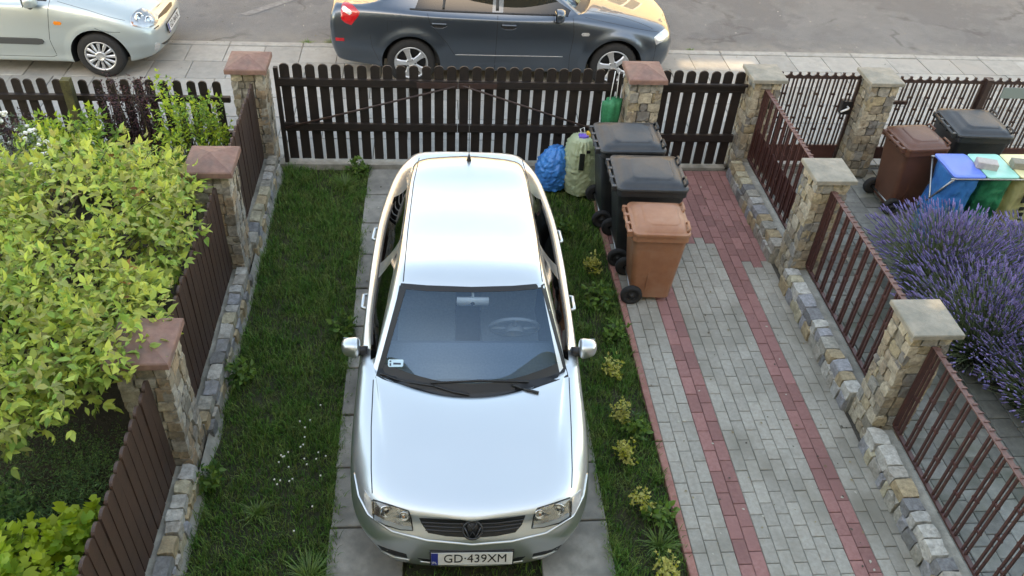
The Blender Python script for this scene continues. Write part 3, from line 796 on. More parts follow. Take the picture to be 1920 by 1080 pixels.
def mirror(car, sg, base, tip, h, m, d=.09):
    """door mirror: shell between base and tip points (local)"""
    bm = bmesh.new(); bmesh.ops.create_uvsphere(bm, u_segments=20, v_segments=14, radius=1)
    c = (Vector(base)*.40+Vector(tip)*.60); lx = (Vector(tip)-Vector(base)).length*.44
    for v in bm.verts:
        p = v.co.copy()
        for k in range(3): p[k] = math.copysign(abs(p[k])**.62, p[k])
        if p.y > 0: p.y *= .35
        v.co = c+Vector((p.x*lx, p.y*d*(1-.25*sg*p.x), p.z*h*(1-.15*p.x*sg)))
    for f in bm.faces: f.smooth = True
    me = bpy.data.meshes.new('door_mirror'); bm.to_mesh(me); bm.free(); me.materials.append(m)
    o = bpy.data.objects.new('door_mirror', me); link(o, car.root)
    b = MB(); dv = Vector(base)-c
    pts = [Vector(base)-Vector((sg*.03, 0, .02)), c-Vector((0, .01, h*.75))]
    b.tube(pts, .032, 10, 0, True, True, .045); b.build('mirror_foot', MT['black'], o)
    b = MB(); b.box(c.x-lx*.80, c.x+lx*.80, c.y+d*.345, c.y+d*.37, c.z-h*.72, c.z+h*.72); b.build('mirror_glass', MT['chrome'], o)
    return o
def seat(car, x, y, z=.30, m=None, bench=False):
    bm = bmesh.new(); w_ = .62 if bench else .24
    b = MB()
    def pad(x0, x1, y0, y1, z0, z1, M_):
        vs = []; 
        b.stone(((x0+x1)/2, (y0+y1)/2, (z0+z1)/2), ((x1-x0)/2, (y1-y0)/2, (z1-z0)/2), random.Random(1), M_, 0, 0.)
    T = Matrix.Translation((x, y, z))
    pad(-w_, w_, -.25, .25, 0, .18, T); pad(-w_, w_, .0, .16, .15, .72, T @ Matrix.Translation((0, .17, 0)) @ Matrix.Rotation(R(-14), 4, 'X'))
    for q in ((0,) if not bench else (-.36, .36)):
        pad(q-.12, q+.12, .03, .12, .74, .92, T @ Matrix.Translation((0, .17, 0)) @ Matrix.Rotation(R(-14), 4, 'X'))
    return b.build('rear_bench' if bench else 'seat', m or MT['interior'], car.root)

# ---------------- silver saloon in the yard -----------------------
silver = paint_mat('silver_paint', (.60, .63, .635), .88, .31)
ST = [
 [(0,0.116,0.174),(0.261,0.096,0.174),(0.322,0.067,0.235),(0.344,0.065,0.348),(0.345,0.079,0.452),(0.341,0.106,0.509),(0.326,0.132,0.552),(0.285,0.146,0.587),(0.204,0.142,0.613),(0.102,0.131,0.625),(0,0.125,0.628)],
 [(0,0.214,0.148),(0.522,0.225,0.157),(0.604,0.193,0.235),(0.642,0.18,0.348),(0.644,0.196,0.452),(0.641,0.231,0.531),(0.612,0.27,0.6),(0.541,0.249,0.639),(0.429,0.226,0.657),(0.215,0.206,0.666),(0,0.202,0.668)],
 [(0,0.464,0.139),(0.663,0.496,0.148),(0.74,0.465,0.235),(0.783,0.437,0.348),(0.787,0.461,0.461),(0.76,0.488,0.592),(0.66,0.48,0.683),(0.584,0.472,0.7),(0.482,0.463,0.709),(0.246,0.454,0.715),(0,0.454,0.717)],
 [(0,0.846,0.139),(0.693,0.847,0.148),(0.781,0.858,0.235),(0.814,0.844,0.365),(0.819,0.865,0.522),(0.788,0.89,0.687),(0.682,0.878,0.739),(0.616,0.85,0.757),(0.544,0.8,0.766),(0.277,0.769,0.77),(0,0.759,0.771)],
 [(0,1.168,0.148),(0.703,1.17,0.157),(0.791,1.18,0.235),(0.82,1.198,0.365),(0.82,1.224,0.539),(0.795,1.256,0.731),(0.704,1.249,0.783),(0.673,1.246,0.793),(0.627,1.215,0.795),(0.329,1.071,0.792),(0,1.021,0.787)],
 [(0,1.279,0.148),(0.703,1.28,0.157),(0.796,1.291,0.235),(0.82,1.309,0.365),(0.82,1.336,0.539),(0.797,1.361,0.748),(0.715,1.37,0.796),(0.679,1.345,0.827),(0.633,1.307,0.818),(0.329,1.157,0.813),(0,1.1,0.811)],
 [(0,1.62,0.148),(0.703,1.622,0.157),(0.796,1.633,0.235),(0.82,1.653,0.365),(0.82,1.682,0.539),(0.8,1.733,0.761),(0.735,1.752,0.805),(0.592,1.83,1.1),(0.518,1.739,1.192),(0.273,1.701,1.218),(0,1.686,1.225)],
 [(0,2.173,0.148),(0.703,2.174,0.157),(0.796,2.187,0.235),(0.82,2.21,0.365),(0.82,2.242,0.539),(0.8,2.289,0.77),(0.735,2.26,0.813),(0.56,2.24,1.108),(0.508,2.15,1.207),(0.268,2.14,1.233),(0,2.14,1.24)],
 [(0,2.324,0.148),(0.703,2.325,0.157),(0.796,2.338,0.235),(0.818,2.361,0.365),(0.818,2.395,0.539),(0.8,2.433,0.771),(0.732,2.44,0.816),(0.543,2.4,1.108),(0.5,2.6,1.21),(0.262,2.6,1.237),(0,2.6,1.244)],
 [(0,2.876,0.148),(0.69,2.878,0.157),(0.77,2.892,0.235),(0.8,2.918,0.365),(0.8,2.954,0.539),(0.785,3.009,0.774),(0.715,2.97,0.822),(0.525,2.92,1.1),(0.487,3.05,1.202),(0.254,3.06,1.23),(0,3.065,1.237)],
 [(0,3.33,0.157),(0.66,3.331,0.165),(0.735,3.347,0.244),(0.765,3.373,0.365),(0.765,3.412,0.539),(0.74,3.473,0.779),(0.665,3.403,0.827),(0.512,3.27,1.055),(0.469,3.456,1.176),(0.241,3.498,1.208),(0,3.522,1.215)],
 [(0,3.685,0.174),(0.6,3.685,0.174),(0.67,3.702,0.252),(0.7,3.731,0.383),(0.7,3.773,0.557),(0.675,3.834,0.783),(0.615,3.858,0.831),(0.56,3.84,0.84),(0.5,3.82,0.842),(0.26,3.862,0.846),(0,3.883,0.846)],
 [(0,3.99,0.191),(0.5,3.99,0.191),(0.56,4.026,0.261),(0.6,4.085,0.383),(0.6,4.145,0.539),(0.565,4.198,0.731),(0.5,4.198,0.8),(0.45,4.201,0.809),(0.39,4.202,0.813),(0.2,4.204,0.818),(0,4.204,0.82)],
 [(0,4.099,0.226),(0.36,4.109,0.226),(0.4,4.165,0.296),(0.42,4.224,0.391),(0.42,4.258,0.522),(0.41,4.278,0.652),(0.37,4.27,0.731),(0.33,4.268,0.757),(0.26,4.272,0.77),(0.13,4.274,0.779),(0,4.275,0.781)],
]
def tagS(i, j, s):
    if i == -1: return 'bumper' if j <= 3 else 'body'
    if i >= len(ST)-1: return 'body'
    if i in (0, 1) and j <= 3: return 'bumper'
    if i in (0, 1, 2, 3) and j >= 6: return 'bonnet'
    if i == 4 and j >= 8: return 'cowl_panel'
    if i == 5 and j >= 8: return 'windscreen'
    if i == 10 and j >= 8: return 'rear_window'
    if j == 6 and i in (5, 6): return 'side_window:f'+s
    if j == 6 and i in (8, 9): return 'side_window:r'+s
    if i in (5, 6) and 2 <= j <= 5: return 'door:f'+s
    if i in (8, 9) and 2 <= j <= 5: return 'door:r'+s
    if i in (11, 12) and j >= 6: return 'boot_lid'
    return 'body'
sl_ = {'body': silver, 'bumper': silver, 'bonnet': silver, 'boot_lid': silver, 'cowl_panel': MT['black'], 'windscreen': MT['glass_clear'], 'rear_window': MT['glass_dark']}
for q in 'RL':
    for e in 'fr': sl_['side_window:'+e+q] = MT['glass_dark']; sl_['door:'+e+q] = silver
WS = [(.86, .27), (3.32, .27)]
C1 = Car('parked_car', 'silver saloon car parked inside the yard, front towards the viewer, with a number plate', 'car', (-1.965, -2.93, 0), R(-1.4), ST, tagS, silver, sl_, WS, .312)
for ws, wz in WS:
    for sg in (-1, 1): wheel(C1, sg, ws, wz, .812, .27, .175, .175, 'seven', MT['alloy'])
# seams
b = MB()
px = lambda pts: pts
C1.line(b, [(700, 712), (696, 800), (696, 880), (698, 925)], C1.seen, .0048, 20)
C1.line(b, [(1067, 708), (1071, 800), (1073, 880), (1072, 915)], C1.seen, .0048, 20)
C1.line(b, [(756, 528), (765, 430), (776, 340), (786, 296)], C1.seen, .0050, 24)
C1.line(b, [(1017, 528), (1005, 430), (991, 340), (979, 300)], C1.seen, .0050, 24)
for sg in (-1, 1):
    for pts in ([(sg, 1.37, .78), (sg, 1.34, .52), (sg, 1.30, .26)], [(sg, 2.43, .78), (sg, 2.36, .26)], [(sg, 3.33, .80), (sg, 3.12, .54), (sg, 2.92, .39)], [(sg, 1.31, .235), (sg, 2.92, .235)]): C1.line(b, pts, C1.side, .003, 16)
b.build_each('panel_seam', MT['seal'], C1.root)
# black roof-channel, window seals
for sg in (-1, 1):
    b = MB(); C1.line(b, [(sg, 1.50, .815), (sg, 2.05, .825), (sg, 2.75, .832), (sg, 3.28, .842)], lambda a, y, z: C1.side(a, y, z), .010, 16, .2); b.build('window_seal', MT['seal'], C1.root)
# bumper rubbing strip (body colour) and lower lip
b = MB()
st_ = [(664, 888), (672, 930), (690, 965), (735, 997), (800, 1014), (885, 1022), (960, 1016), (1025, 1000), (1075, 968), (1094, 930), (1101, 888)]
C1.line(b, st_, C1.seen, .013, 8, .35); b.build('bumper_strip', silver, C1.root)
b = MB()
C1.line(b, [(698, 1017), (712, 1032), (740, 1045), (768, 1050)], C1.seen, .008, 8, .3); C1.line(b, [(1064, 1013), (1050, 1030), (1020, 1042), (998, 1047)], C1.seen, .008, 8, .3)
C1.line(b, [(788, 1053), (840, 1059), (885, 1060), (940, 1058), (980, 1052)], C1.seen, .008, 8, .3)
b.build('bumper_lip', silver, C1.root)
C1.patch([(708, 1021), (725, 1028), (762, 1039), (764, 1046), (740, 1041), (716, 1031)], C1.seen, MT['black'], 'air_intake', .002, grid=5)
C1.patch([(1053, 1021), (1036, 1030), (1000, 1038), (998, 1043), (1022, 1039), (1045, 1031)], C1.seen, MT['black'], 'air_intake', .002, grid=5)
C1.patch([(782, 1046), (800, 1048), (812, 1051), (955, 1050), (970, 1045), (985, 1043), (975, 1051), (885, 1057), (795, 1052)], C1.seen, MT['black'], 'air_intake', .002, grid=8)
# grille + emblem
g = C1.patch([(786, 971), (830, 973), (885, 975), (940, 972), (985, 966), (978, 984), (966, 998), (930, 1005), (885, 1008), (836, 1005), (803, 999), (793, 985)], C1.seen, MT['black'], 'grille', .004, grid=10, skirt=.03)
b = MB(); gm = mat('grille_plastic', (.022, .022, .024), rough=.35)
for k in range(3):
    C1.line(b, [(790+4*k, 979+7*k), (840, 981.5+7.2*k), (885, 982.5+7.2*k), (935, 980.5+7.2*k), (981-4*k, 974+7.2*k)], C1.seen, .0075, 8, -.3)
b.build('grille_bars', gm, g)
h = C1.seen(886, 992); em = MB(); n_ = Vector((0, -.86, .5)).normalized(); xa = Vector((1, 0, 0)); ya = n_.cross(xa)
Me = Matrix((xa, ya, n_)).transposed().to_4x4(); Me.translation = h[0]+n_*.016
rad = .060; ring = [Me @ Vector((rad*math.cos(a), rad*math.sin(a), 0)) for a in [2*math.pi*k/40 for k in range(41)]]
em.tube(ring, .0085, 8, 0, True, False); em.lathe([(rad, -.012), (rad, -.003), (0, -.003)], 40, Me, 1)
for pts in ([(-.026, .050), (0, .004), (.026, .050)], [(-.050, .022), (-.024, -.046), (0, -.008), (.024, -.046), (.050, .022)]): em.tube([Me @ Vector((x, y, .003)) for x, y in pts], .0062, 6)
em.build('emblem', [mat('dark_emblem', (.030, .030, .032), rough=.25), MT['black']], g)
# headlights
glint_m = mat('painted_glint', (.62, .70, .78), rough=.2, coat=1)  # sky reflection along the lens foot, painted as a pale blue strip
for lab, poly, ind, bowls in (
  ('l', [(700, 937), (735, 948), (766, 958), (771, 972), (774, 994), (752, 993), (722, 984), (702, 972)], [(684, 919), (697, 935), (699, 971), (690, 957), (684, 938)], ((725, 958, 16), (757, 967, 13))),
  ('r', [(1069, 933), (1040, 943), (1008, 953), (1001, 968), (997, 990), (1020, 988), (1048, 980), (1068, 968)], [(1089, 918), (1073, 932), (1071, 967), (1082, 955), (1088, 938)], ((1046, 954, 16), (1012, 963, 13)))):
    hl = C1.patch(poly, C1.seen, MT['reflector'], 'headlight', .002, grid=7, skirt=.02)
    cxp = sum(p[0] for p in poly)/len(poly); cyp = sum(p[1] for p in poly)/len(poly)
    for (u, v, r) in bowls:
        h = C1.seen(u, v)
        if h:
            ax = Vector((0, -.9, .35)).normalized(); Q = ax.to_track_quat('Z', 'Y').to_matrix().to_4x4(); Q.translation = h[0]+h[1]*.004; rr_ = r*.0027
            b = MB(); b.lathe([(rr_, .004), (rr_*.92, .010), (rr_*.8, .004), (rr_*.45, -.004), (rr_*.3, .004), (0, .007)], 26, Q); b.build('lamp_bowl', MT['chrome'], hl)
            b = MB(); b.lathe([(rr_*.26, .0065), (rr_*.2, .014), (0, .016)], 14, Q); b.build('bulb', MT['amber'] if r < 15 else MT['seal'], hl)
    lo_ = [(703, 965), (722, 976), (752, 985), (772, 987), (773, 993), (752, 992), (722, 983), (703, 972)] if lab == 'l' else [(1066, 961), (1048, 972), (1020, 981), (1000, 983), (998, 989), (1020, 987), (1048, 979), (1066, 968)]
    C1.patch(lo_, C1.seen, glint_m, 'painted_sky_glint', .0075, hl, grid=6, skirt=.004)
    C1.patch(poly, C1.seen, MT['lens'], 'lens', .018, hl, grid=6, skirt=.016, bulge=.004)
    b = MB(); C1.line(b, poly+[poly[0]], C1.seen, .0045, 5, -.2); b.build('lamp_seal', MT['seal'], hl)
    il = C1.patch(ind, C1.seen, MT['clear_lens'], 'indicator', .005, hl, grid=5, skirt=.012)
# number plate
Mx = Matrix((Vector((1, 0, 0)), Vector((0, .12, .993)), Vector((0, -.993, .12)))).transposed().to_4x4(); Mx.translation = C1.front(.004, .335)[0]+Vector((0, -.012, 0))
number_plate(C1, Mx, 'GD\u00b7439XM')
b = MB(); b.box(-.025, .015, .008, .024, .0036, .0046, 0, Mx @ Matrix.Translation((-.105, -.015, 0)))
# mirrors
mirror(C1, -1, (-.775, 1.46, .822), (-.925, 1.49, .838), .066, silver, .085)
mirror(C1, 1, (.775, 1.46, .822), (.925, 1.49, .838), .066, silver, .085)
# door handles
for sg in (-1, 1):
    for ys in (2.12, 3.02):
        b = MB(); h0 = C1.side(sg, ys-.085, .695); h1 = C1.side(sg, ys+.085, .70)
        p = [h0[0]-h0[1]*.005, h0[0]+h0[1]*.030+Vector((0, .015, 0)), h1[0]+h1[1]*.032-Vector((0, .015, 0)), h1[0]-h1[1]*.005]
        b.tube(p, .014, 8); b.build('handle', silver, C1.parts['door:%s%s' % ('f' if ys < 2.5 else 'r', 'R' if sg > 0 else 'L')])
# aerial
h = C1.top(0.0, 3.36); b = MB(); b.lathe([(.022, -.004), (.020, .012), (.012, .035), (.007, .06), (0, .06)], 16, Matrix.Translation(h[0])); an = b.build('aerial', MT['seal'], C1.root)
b = MB(); b.tube([h[0]+Vector((0, .01, .05)), h[0]+Vector((0, .20, .24)), h[0]+Vector((0, .46, .48))], .0035, 6, 0, True, True, .0022); b.build('aerial_rod', MT['seal'], an)
# windscreen border, wipers, sticker
ws_o = C1.parts['windscreen']
b = MB()
fr_l = [(716, 692), (745, 600), (765, 536)]; fr_r = [(1058, 690), (1036, 600), (1016, 536)]
bord = glass_mat  # (border is a painted band on the glass)
C1.patch([(704, 708), (752, 531), (764, 533), (718, 693), (722, 700), (735, 705), (800, 716), (884, 722), (960, 719), (1030, 706), (1048, 700), (1056, 690), (1014, 535), (1021, 531), (1066, 706), (1000, 729), (884, 737), (780, 728)], C1.seen, MT['seal'], 'windscreen_border', .002, ws_o, grid=18, skirt=.004)
C1.patch([(752, 531), (800, 535), (884, 538), (960, 536), (1021, 531), (1017, 541), (960, 546), (884, 548), (800, 546), (757, 542)], C1.seen, MT['seal'], 'windscreen_border', .0022, ws_o, grid=14, skirt=.004)
for pts, arm in (([(712, 703), (760, 716), (815, 724)], [(815, 724), (850, 735), (880, 741)]), ([(808, 718), (900, 714), (990, 716)], [(960, 722), (985, 732), (1010, 738)])):
    b = MB(); C1.line(b, pts, C1.seen, .008, 10, -1.2); C1.line(b, arm, C1.seen, .010, 6, -1.0); b.build('wiper', MT['black'], C1.root)
sk = C1.patch([(730, 674), (755, 674), (757, 676), (756, 686), (754, 688), (730, 688), (728, 686), (728, 676)], C1.seen, mat('sticker_film', (.50, .72, .82), rough=.3), 'sticker', .0045, ws_o, grid=3, skirt=.002)
for q in ([(731, 676), (734, 676), (734, 679), (731, 679)], [(731, 681), (734, 681), (734, 686), (731, 686)], [(738, 680), (752, 680.5), (752, 684), (738, 683.5)]): C1.patch(q, C1.seen, mat('sticker_print', (.03, .05, .09), rough=.5), 'sticker_print', .0062, sk, grid=2, skirt=.001)
# cabin
b = MB(); b.box(-.66, .66, 1.25, 3.35, .22, .25); b.box(-.70, -.66, 1.3, 3.35, .22, .75); b.box(.66, .70, 1.3, 3.35, .22, .75); b.box(-.66, .66, 1.18, 1.22, .23, .73)
b.build('cabin_lining', MT['interior'], C1.root)
b = MB(); prof = [(1.20, .52), (1.21, .765), (1.34, .785), (1.56, .785), (1.64, .73), (1.64, .57), (1.48, .48)]
b.prism([(y, z) for y, z in prof], -.62, .62, Matrix(((0, 1, 0, 0), (1, 0, 0, 0), (0, 0, 1, 0), (0, 0, 0, 1)))); b.build('dashboard', MT['dash'], C1.root)
b = MB(); Q = Matrix.Translation((.34, 1.76, .76)) @ Matrix.Rotation(R(-62), 4, 'X')
b.tube([Q @ Vector((.185*math.cos(a), .185*math.sin(a), 0)) for a in [2*math.pi*k/36 for k in range(37)]], .015, 8, 0, True, False)
b.lathe([(.07, -.05), (.07, 0), (.05, .012), (0, .014)], 20, Q)
for a in (0, math.pi, -math.pi/2): b.tube([Q @ Vector((.05*math.cos(a), .05*math.sin(a), -.01)), Q @ Vector((.18*math.cos(a), .18*math.sin(a), 0))], .014, 6)
b.build('steering_wheel', mat('wheel_rim_plastic', (.30, .33, .35), rough=.5), C1.root)
sm = mat('grey_seat_cloth', (.28, .33, .37), (.34, .39, .43), 60, .9)
seat(C1, -.34, 2.15, .22, sm); seat(C1, .34, 2.15, .22, sm); seat(C1, 0, 2.95, .22, sm, True)
hm = C1.seen(887, 567)[0]+Vector((0, .075, -.055))
b = MB(); b.stone(tuple(hm), (.118, .014, .034), random.Random(1), None, 0, 0, True); b.tube([hm+Vector((0, .0, .02)), hm+Vector((0, .03, .085))], .011, 6); b.lathe([(.016, 0), (.012, .006), (0, .006)], 14, Matrix.Translation(hm+Vector((0, -.016, -.008))) @ Matrix.Rotation(R(90), 4, 'X'), 1)
b.build('interior_mirror', [mat('mirror_back', (.80, .84, .84), rough=.4), MT['seal']], C1.root)
for sg in (-1, 1):
    b = MB(); b.box(sg*.26-.18, sg*.26+.18, 1.86, 2.0, 1.170, 1.180); b.build('sun_visor', MT['dash'], C1.root)

# ---------------- dark blue-grey saloon at the kerb ---------------------------
dk = paint_mat('dark_blue_grey_paint', (.085, .105, .128), .82, .30)
SA = [
 [(0,.14,.24),(.34,.12,.23),(.40,.07,.29),(.42,.05,.42),(.42,.045,.54),(.41,.06,.62),(.40,.08,.67),(.36,.10,.70),(.28,.11,.715),(.14,.10,.725),(0,.095,.73)],
 [(0,.25,.20),(.62,.28,.20),(.70,.23,.29),(.73,.19,.42),(.73,.19,.55),(.715,.22,.66),(.68,.26,.72),(.60,.24,.75),(.48,.21,.765),(.24,.19,.775),(0,.18,.78)],
 [(0,.48,.19),(.70,.50,.19),(.80,.47,.29),(.835,.45,.43),(.835,.46,.58),(.80,.48,.72),(.71,.48,.795),(.62,.47,.82),(.50,.46,.835),(.26,.45,.845),(0,.45,.848)],
 [(0,.88,.19),(.74,.88,.19),(.845,.88,.29),(.865,.88,.45),(.862,.88,.64),(.825,.88,.805),(.73,.87,.865),(.65,.86,.89),(.52,.84,.905),(.27,.83,.915),(0,.83,.918)],
 [(0,1.35,.19),(.75,1.35,.19),(.85,1.35,.29),(.872,1.35,.45),(.872,1.35,.66),(.84,1.33,.865),(.755,1.33,.925),(.70,1.33,.95),(.63,1.30,.955),(.34,1.19,.965),(0,1.15,.968)],
 [(0,1.50,.19),(.75,1.50,.19),(.85,1.50,.29),(.872,1.50,.45),(.872,1.50,.66),(.845,1.50,.875),(.775,1.52,.935),(.71,1.47,.985),(.64,1.42,.985),(.34,1.29,.99),(0,1.25,.992)],
 [(0,2.0,.19),(.75,2.0,.19),(.85,2.0,.29),(.875,2.0,.45),(.875,2.0,.66),(.85,2.0,.885),(.785,2.02,.945),(.61,2.03,1.285),(.555,2.02,1.36),(.3,1.98,1.395),(0,1.96,1.405)],
 [(0,2.36,.19),(.75,2.36,.19),(.85,2.36,.29),(.877,2.36,.45),(.877,2.36,.66),(.852,2.36,.89),(.79,2.36,.95),(.60,2.34,1.315),(.545,2.34,1.39),(.29,2.34,1.42),(0,2.34,1.428)],
 [(0,2.48,.19),(.75,2.48,.19),(.85,2.48,.29),(.877,2.48,.45),(.877,2.48,.66),(.852,2.48,.892),(.79,2.48,.952),(.598,2.45,1.318),(.543,2.45,1.392),(.288,2.45,1.422),(0,2.45,1.43)],
 [(0,3.1,.19),(.75,3.1,.19),(.85,3.1,.29),(.872,3.1,.45),(.872,3.1,.66),(.85,3.1,.905),(.785,3.1,.962),(.595,3.05,1.295),(.53,3.05,1.37),(.28,3.05,1.405),(0,3.05,1.412)],
 [(0,3.5,.20),(.74,3.5,.20),(.845,3.5,.30),(.868,3.5,.45),(.866,3.5,.66),(.842,3.5,.915),(.775,3.46,.972),(.62,3.36,1.20),(.52,3.42,1.30),(.27,3.42,1.34),(0,3.42,1.35)],
 [(0,3.98,.22),(.70,3.98,.22),(.81,3.98,.31),(.842,3.98,.46),(.838,3.98,.66),(.81,3.98,.915),(.73,3.98,.985),(.66,3.96,1.01),(.57,3.94,1.015),(.29,3.98,1.02),(0,4.0,1.022)],
 [(0,4.35,.25),(.62,4.36,.25),(.72,4.38,.33),(.775,4.40,.47),(.77,4.42,.66),(.745,4.42,.88),(.665,4.40,.975),(.59,4.40,.99),(.49,4.40,.995),(.25,4.42,1.0),(0,4.42,1.0)],
 [(0,4.48,.29),(.42,4.48,.28),(.50,4.51,.36),(.53,4.54,.48),(.53,4.545,.64),(.52,4.52,.82),(.48,4.49,.90),(.42,4.48,.935),(.32,4.48,.95),(.16,4.49,.96),(0,4.49,.962)],
]
def tagA(i, j, s):
    if i in (-1, 0, 1) and j <= 4: return 'bumper'
    if i >= len(SA)-1: return 'rear_bumper' if j <= 4 else 'body'
    if i >= 11 and j <= 4: return 'rear_bumper'
    if i in (0, 1, 2, 3) and j >= 6: return 'bonnet'
    if i == 4 and j >= 8: return 'cowl_panel'
    if i == 5 and j >= 8: return 'windscreen'
    if i == 10 and j >= 8: return 'rear_window'
    if j == 6 and i in (5, 6): return 'side_window:f'+s
    if j == 6 and i == 8: return 'side_window:r'+s
    if j == 6 and i == 9: return 'side_window:q'+s
    if i in (5, 6) and 2 <= j <= 5: return 'door:f'+s
    if i in (7, 8) and 2 <= j <= 5: return 'door:r'+s
    if i in (11, 12) and j >= 6: return 'boot_lid'
    return 'body'
sl_ = {'body': dk, 'bumper': dk, 'rear_bumper': dk, 'bonnet': dk, 'boot_lid': dk, 'cowl_panel': MT['black'], 'windscreen': MT['glass_clear'], 'rear_window': MT['glass_dark']}
for q in 'RL':
    for e in 'frq': sl_['side_window:'+e+q] = MT['glass_dark']; sl_['door:'+e+q] = dk
WA = [(.875, .312), (3.515, .312)]
C2 = Car('parked_car', 'dark blue grey saloon car parked on the pavement behind the wooden gate', 'car', (1.045, 5.205, 0), R(90), SA, tagA, dk, sl_, WA, .372, (.030, .11))
for ws, wz in WA:
    for sg in (-1, 1): wheel(C2, sg, ws, wz, .868, .312, .212, .20, 'five', MT['alloy'])
b = MB(); S = lambda y, z: C2.side(-1, y, z)
for pts in ([(1.46, .93), (1.44, .75), (1.47, .45), (1.46, .24)], [(2.42, .94), (2.43, .6), (2.44, .24)], [(3.30, .95), (3.26, .82), (3.06, .60), (2.96, .44)], [(1.46, .235), (2.96, .235)]): C2.line(b, pts, S, .0035, 18)
C2.line(b, [(.30, .735), (.9, .855), (1.3, .925)], S, .003, 16)
C2.line(b, [(.33, .69), (.335, .55), (.34, .3)], S, .003, 16); C2.line(b, [(4.02, .66), (4.0, .5), (3.92, .32)], S, .003, 12)
C2.line(b, [(3.62, .86), (3.80, .86), (3.80, .72), (3.62, .72), (3.62, .86)], S, .002, 10)
b.build_each('panel_seam', MT['seal'], C2.root)
b = MB(); C2.line(b, [(1.56, .44), (2.95, .44)], S, .007, 20, .3); b.build('trim_strip', MT['steel'], C2.root)
b = MB(); C2.line(b, [(1.55, .948), (2.4, .962), (3.1, .972), (3.52, .985)], S, .013, 20, .2); b.build('window_seal', MT['seal'], C2.root)
b = MB()
C2.line(b, [(2.425, .99), (2.42, 1.28)], S, .035, 10, .75); C2.line(b, [(3.10, .99), (3.06, 1.25)], S, .028, 10, .75); b.build_each('window_pillar', MT['seal'], C2.root)
for ys in (2.28, 3.16):
    d = C2.parts['door:fL' if ys < 2.5 else 'door:rL']
    C2.patch([(ys-.10, .845), (ys+.085, .85), (ys+.10, .82), (ys+.07, .785), (ys-.06, .78), (ys-.10, .80)], S, MT['seal'], 'handle_recess', .0015, d, grid=4, skirt=.004)
    b = MB(); C2.line(b, [(ys-.095, .838), (ys+.085, .842)], S, .012, 10, -.6); C2.line(b, [(ys-.10, .81), (ys-.05, .785), (ys+.06, .787), (ys+.095, .815)], S, .0045, 10, 0); b.build('handle', dk, d)
tl = C2.patch([(652, 2), (662, 10), (675, 23), (672, 30), (666, 38), (659, 47), (648, 43), (640, 36), (639, 22), (641, 9), (645, 2)], C2.seen, MT['red_lens'], 'tail_light', .004, grid=8, bulge=.006)
C2.patch([(643, 12), (647, 12), (659, 21), (660, 25), (656, 28), (645, 22), (641, 17)], C2.seen, MT['clear_lens'], 'indicator', .0125, tl, grid=5)
hl = C2.patch([(1226, 70), (1238, 60), (1247, 54), (1252, 59), (1254, 65), (1251, 71), (1240, 79), (1230, 84)], C2.seen, MT['clear_lens'], 'headlight', .004, grid=7, bulge=.006)
rp = C2.patch([(1.33, .765), (1.25, .765), (1.235, .745), (1.25, .725), (1.33, .725), (1.345, .745)], S, MT['clear_lens'], 'side_repeater', .004, grid=4)
C2.patch([(1.275, .755), (1.25, .745), (1.275, .735)], S, MT['steel'], 'repeater_mark', .008, rp, grid=2, skirt=.002); C2.patch([(1.325, .755), (1.30, .745), (1.325, .735)], S, MT['steel'], 'repeater_mark', .008, rp, grid=2, skirt=.002)
C2.patch([(4.46, .60), (4.35, .60), (4.35, .56), (4.46, .56)], S, MT['red_lens'], 'reflector', .003, grid=3)
mirror(C2, -1, (-.80, 1.66, .985), (-.985, 1.68, 1.0), .075, dk, .095); mirror(C2, 1, (.80, 1.66, .985), (.985, 1.68, 1.0), .075, dk, .095)
b = MB()
for sg in (-1, 1): C2.line(b, [(sg*.70, .38), (sg*.62, .8), (sg*.60, 1.25)], lambda x, y: C2.top(x, y), .003, 14)
b.build_each('bonnet_seam', MT['seal'], C2.root)
b = MB(); b.box(-.70, .70, 1.5, 3.6, .26, .29); b.box(-.74, -.70, 1.5, 3.5, .26, .90); b.box(.70, .74, 1.5, 3.5, .26, .90); b.build('cabin_lining', MT['interior'], C2.root)
b = MB(); b.box(-.66, .66, 1.36, 1.75, .6, .93); b.build('dashboard', MT['dash'], C2.root)
seat(C2, -.36, 2.15, .32); seat(C2, .36, 2.15, .32); seat(C2, 0, 3.0, .32, None, True)
C2.patch([(-.30, .66), (.30, .66), (.27, .54), (-.27, .54)], lambda x, z: C2.front(x, z), MT['black'], 'grille', .004, grid=6)

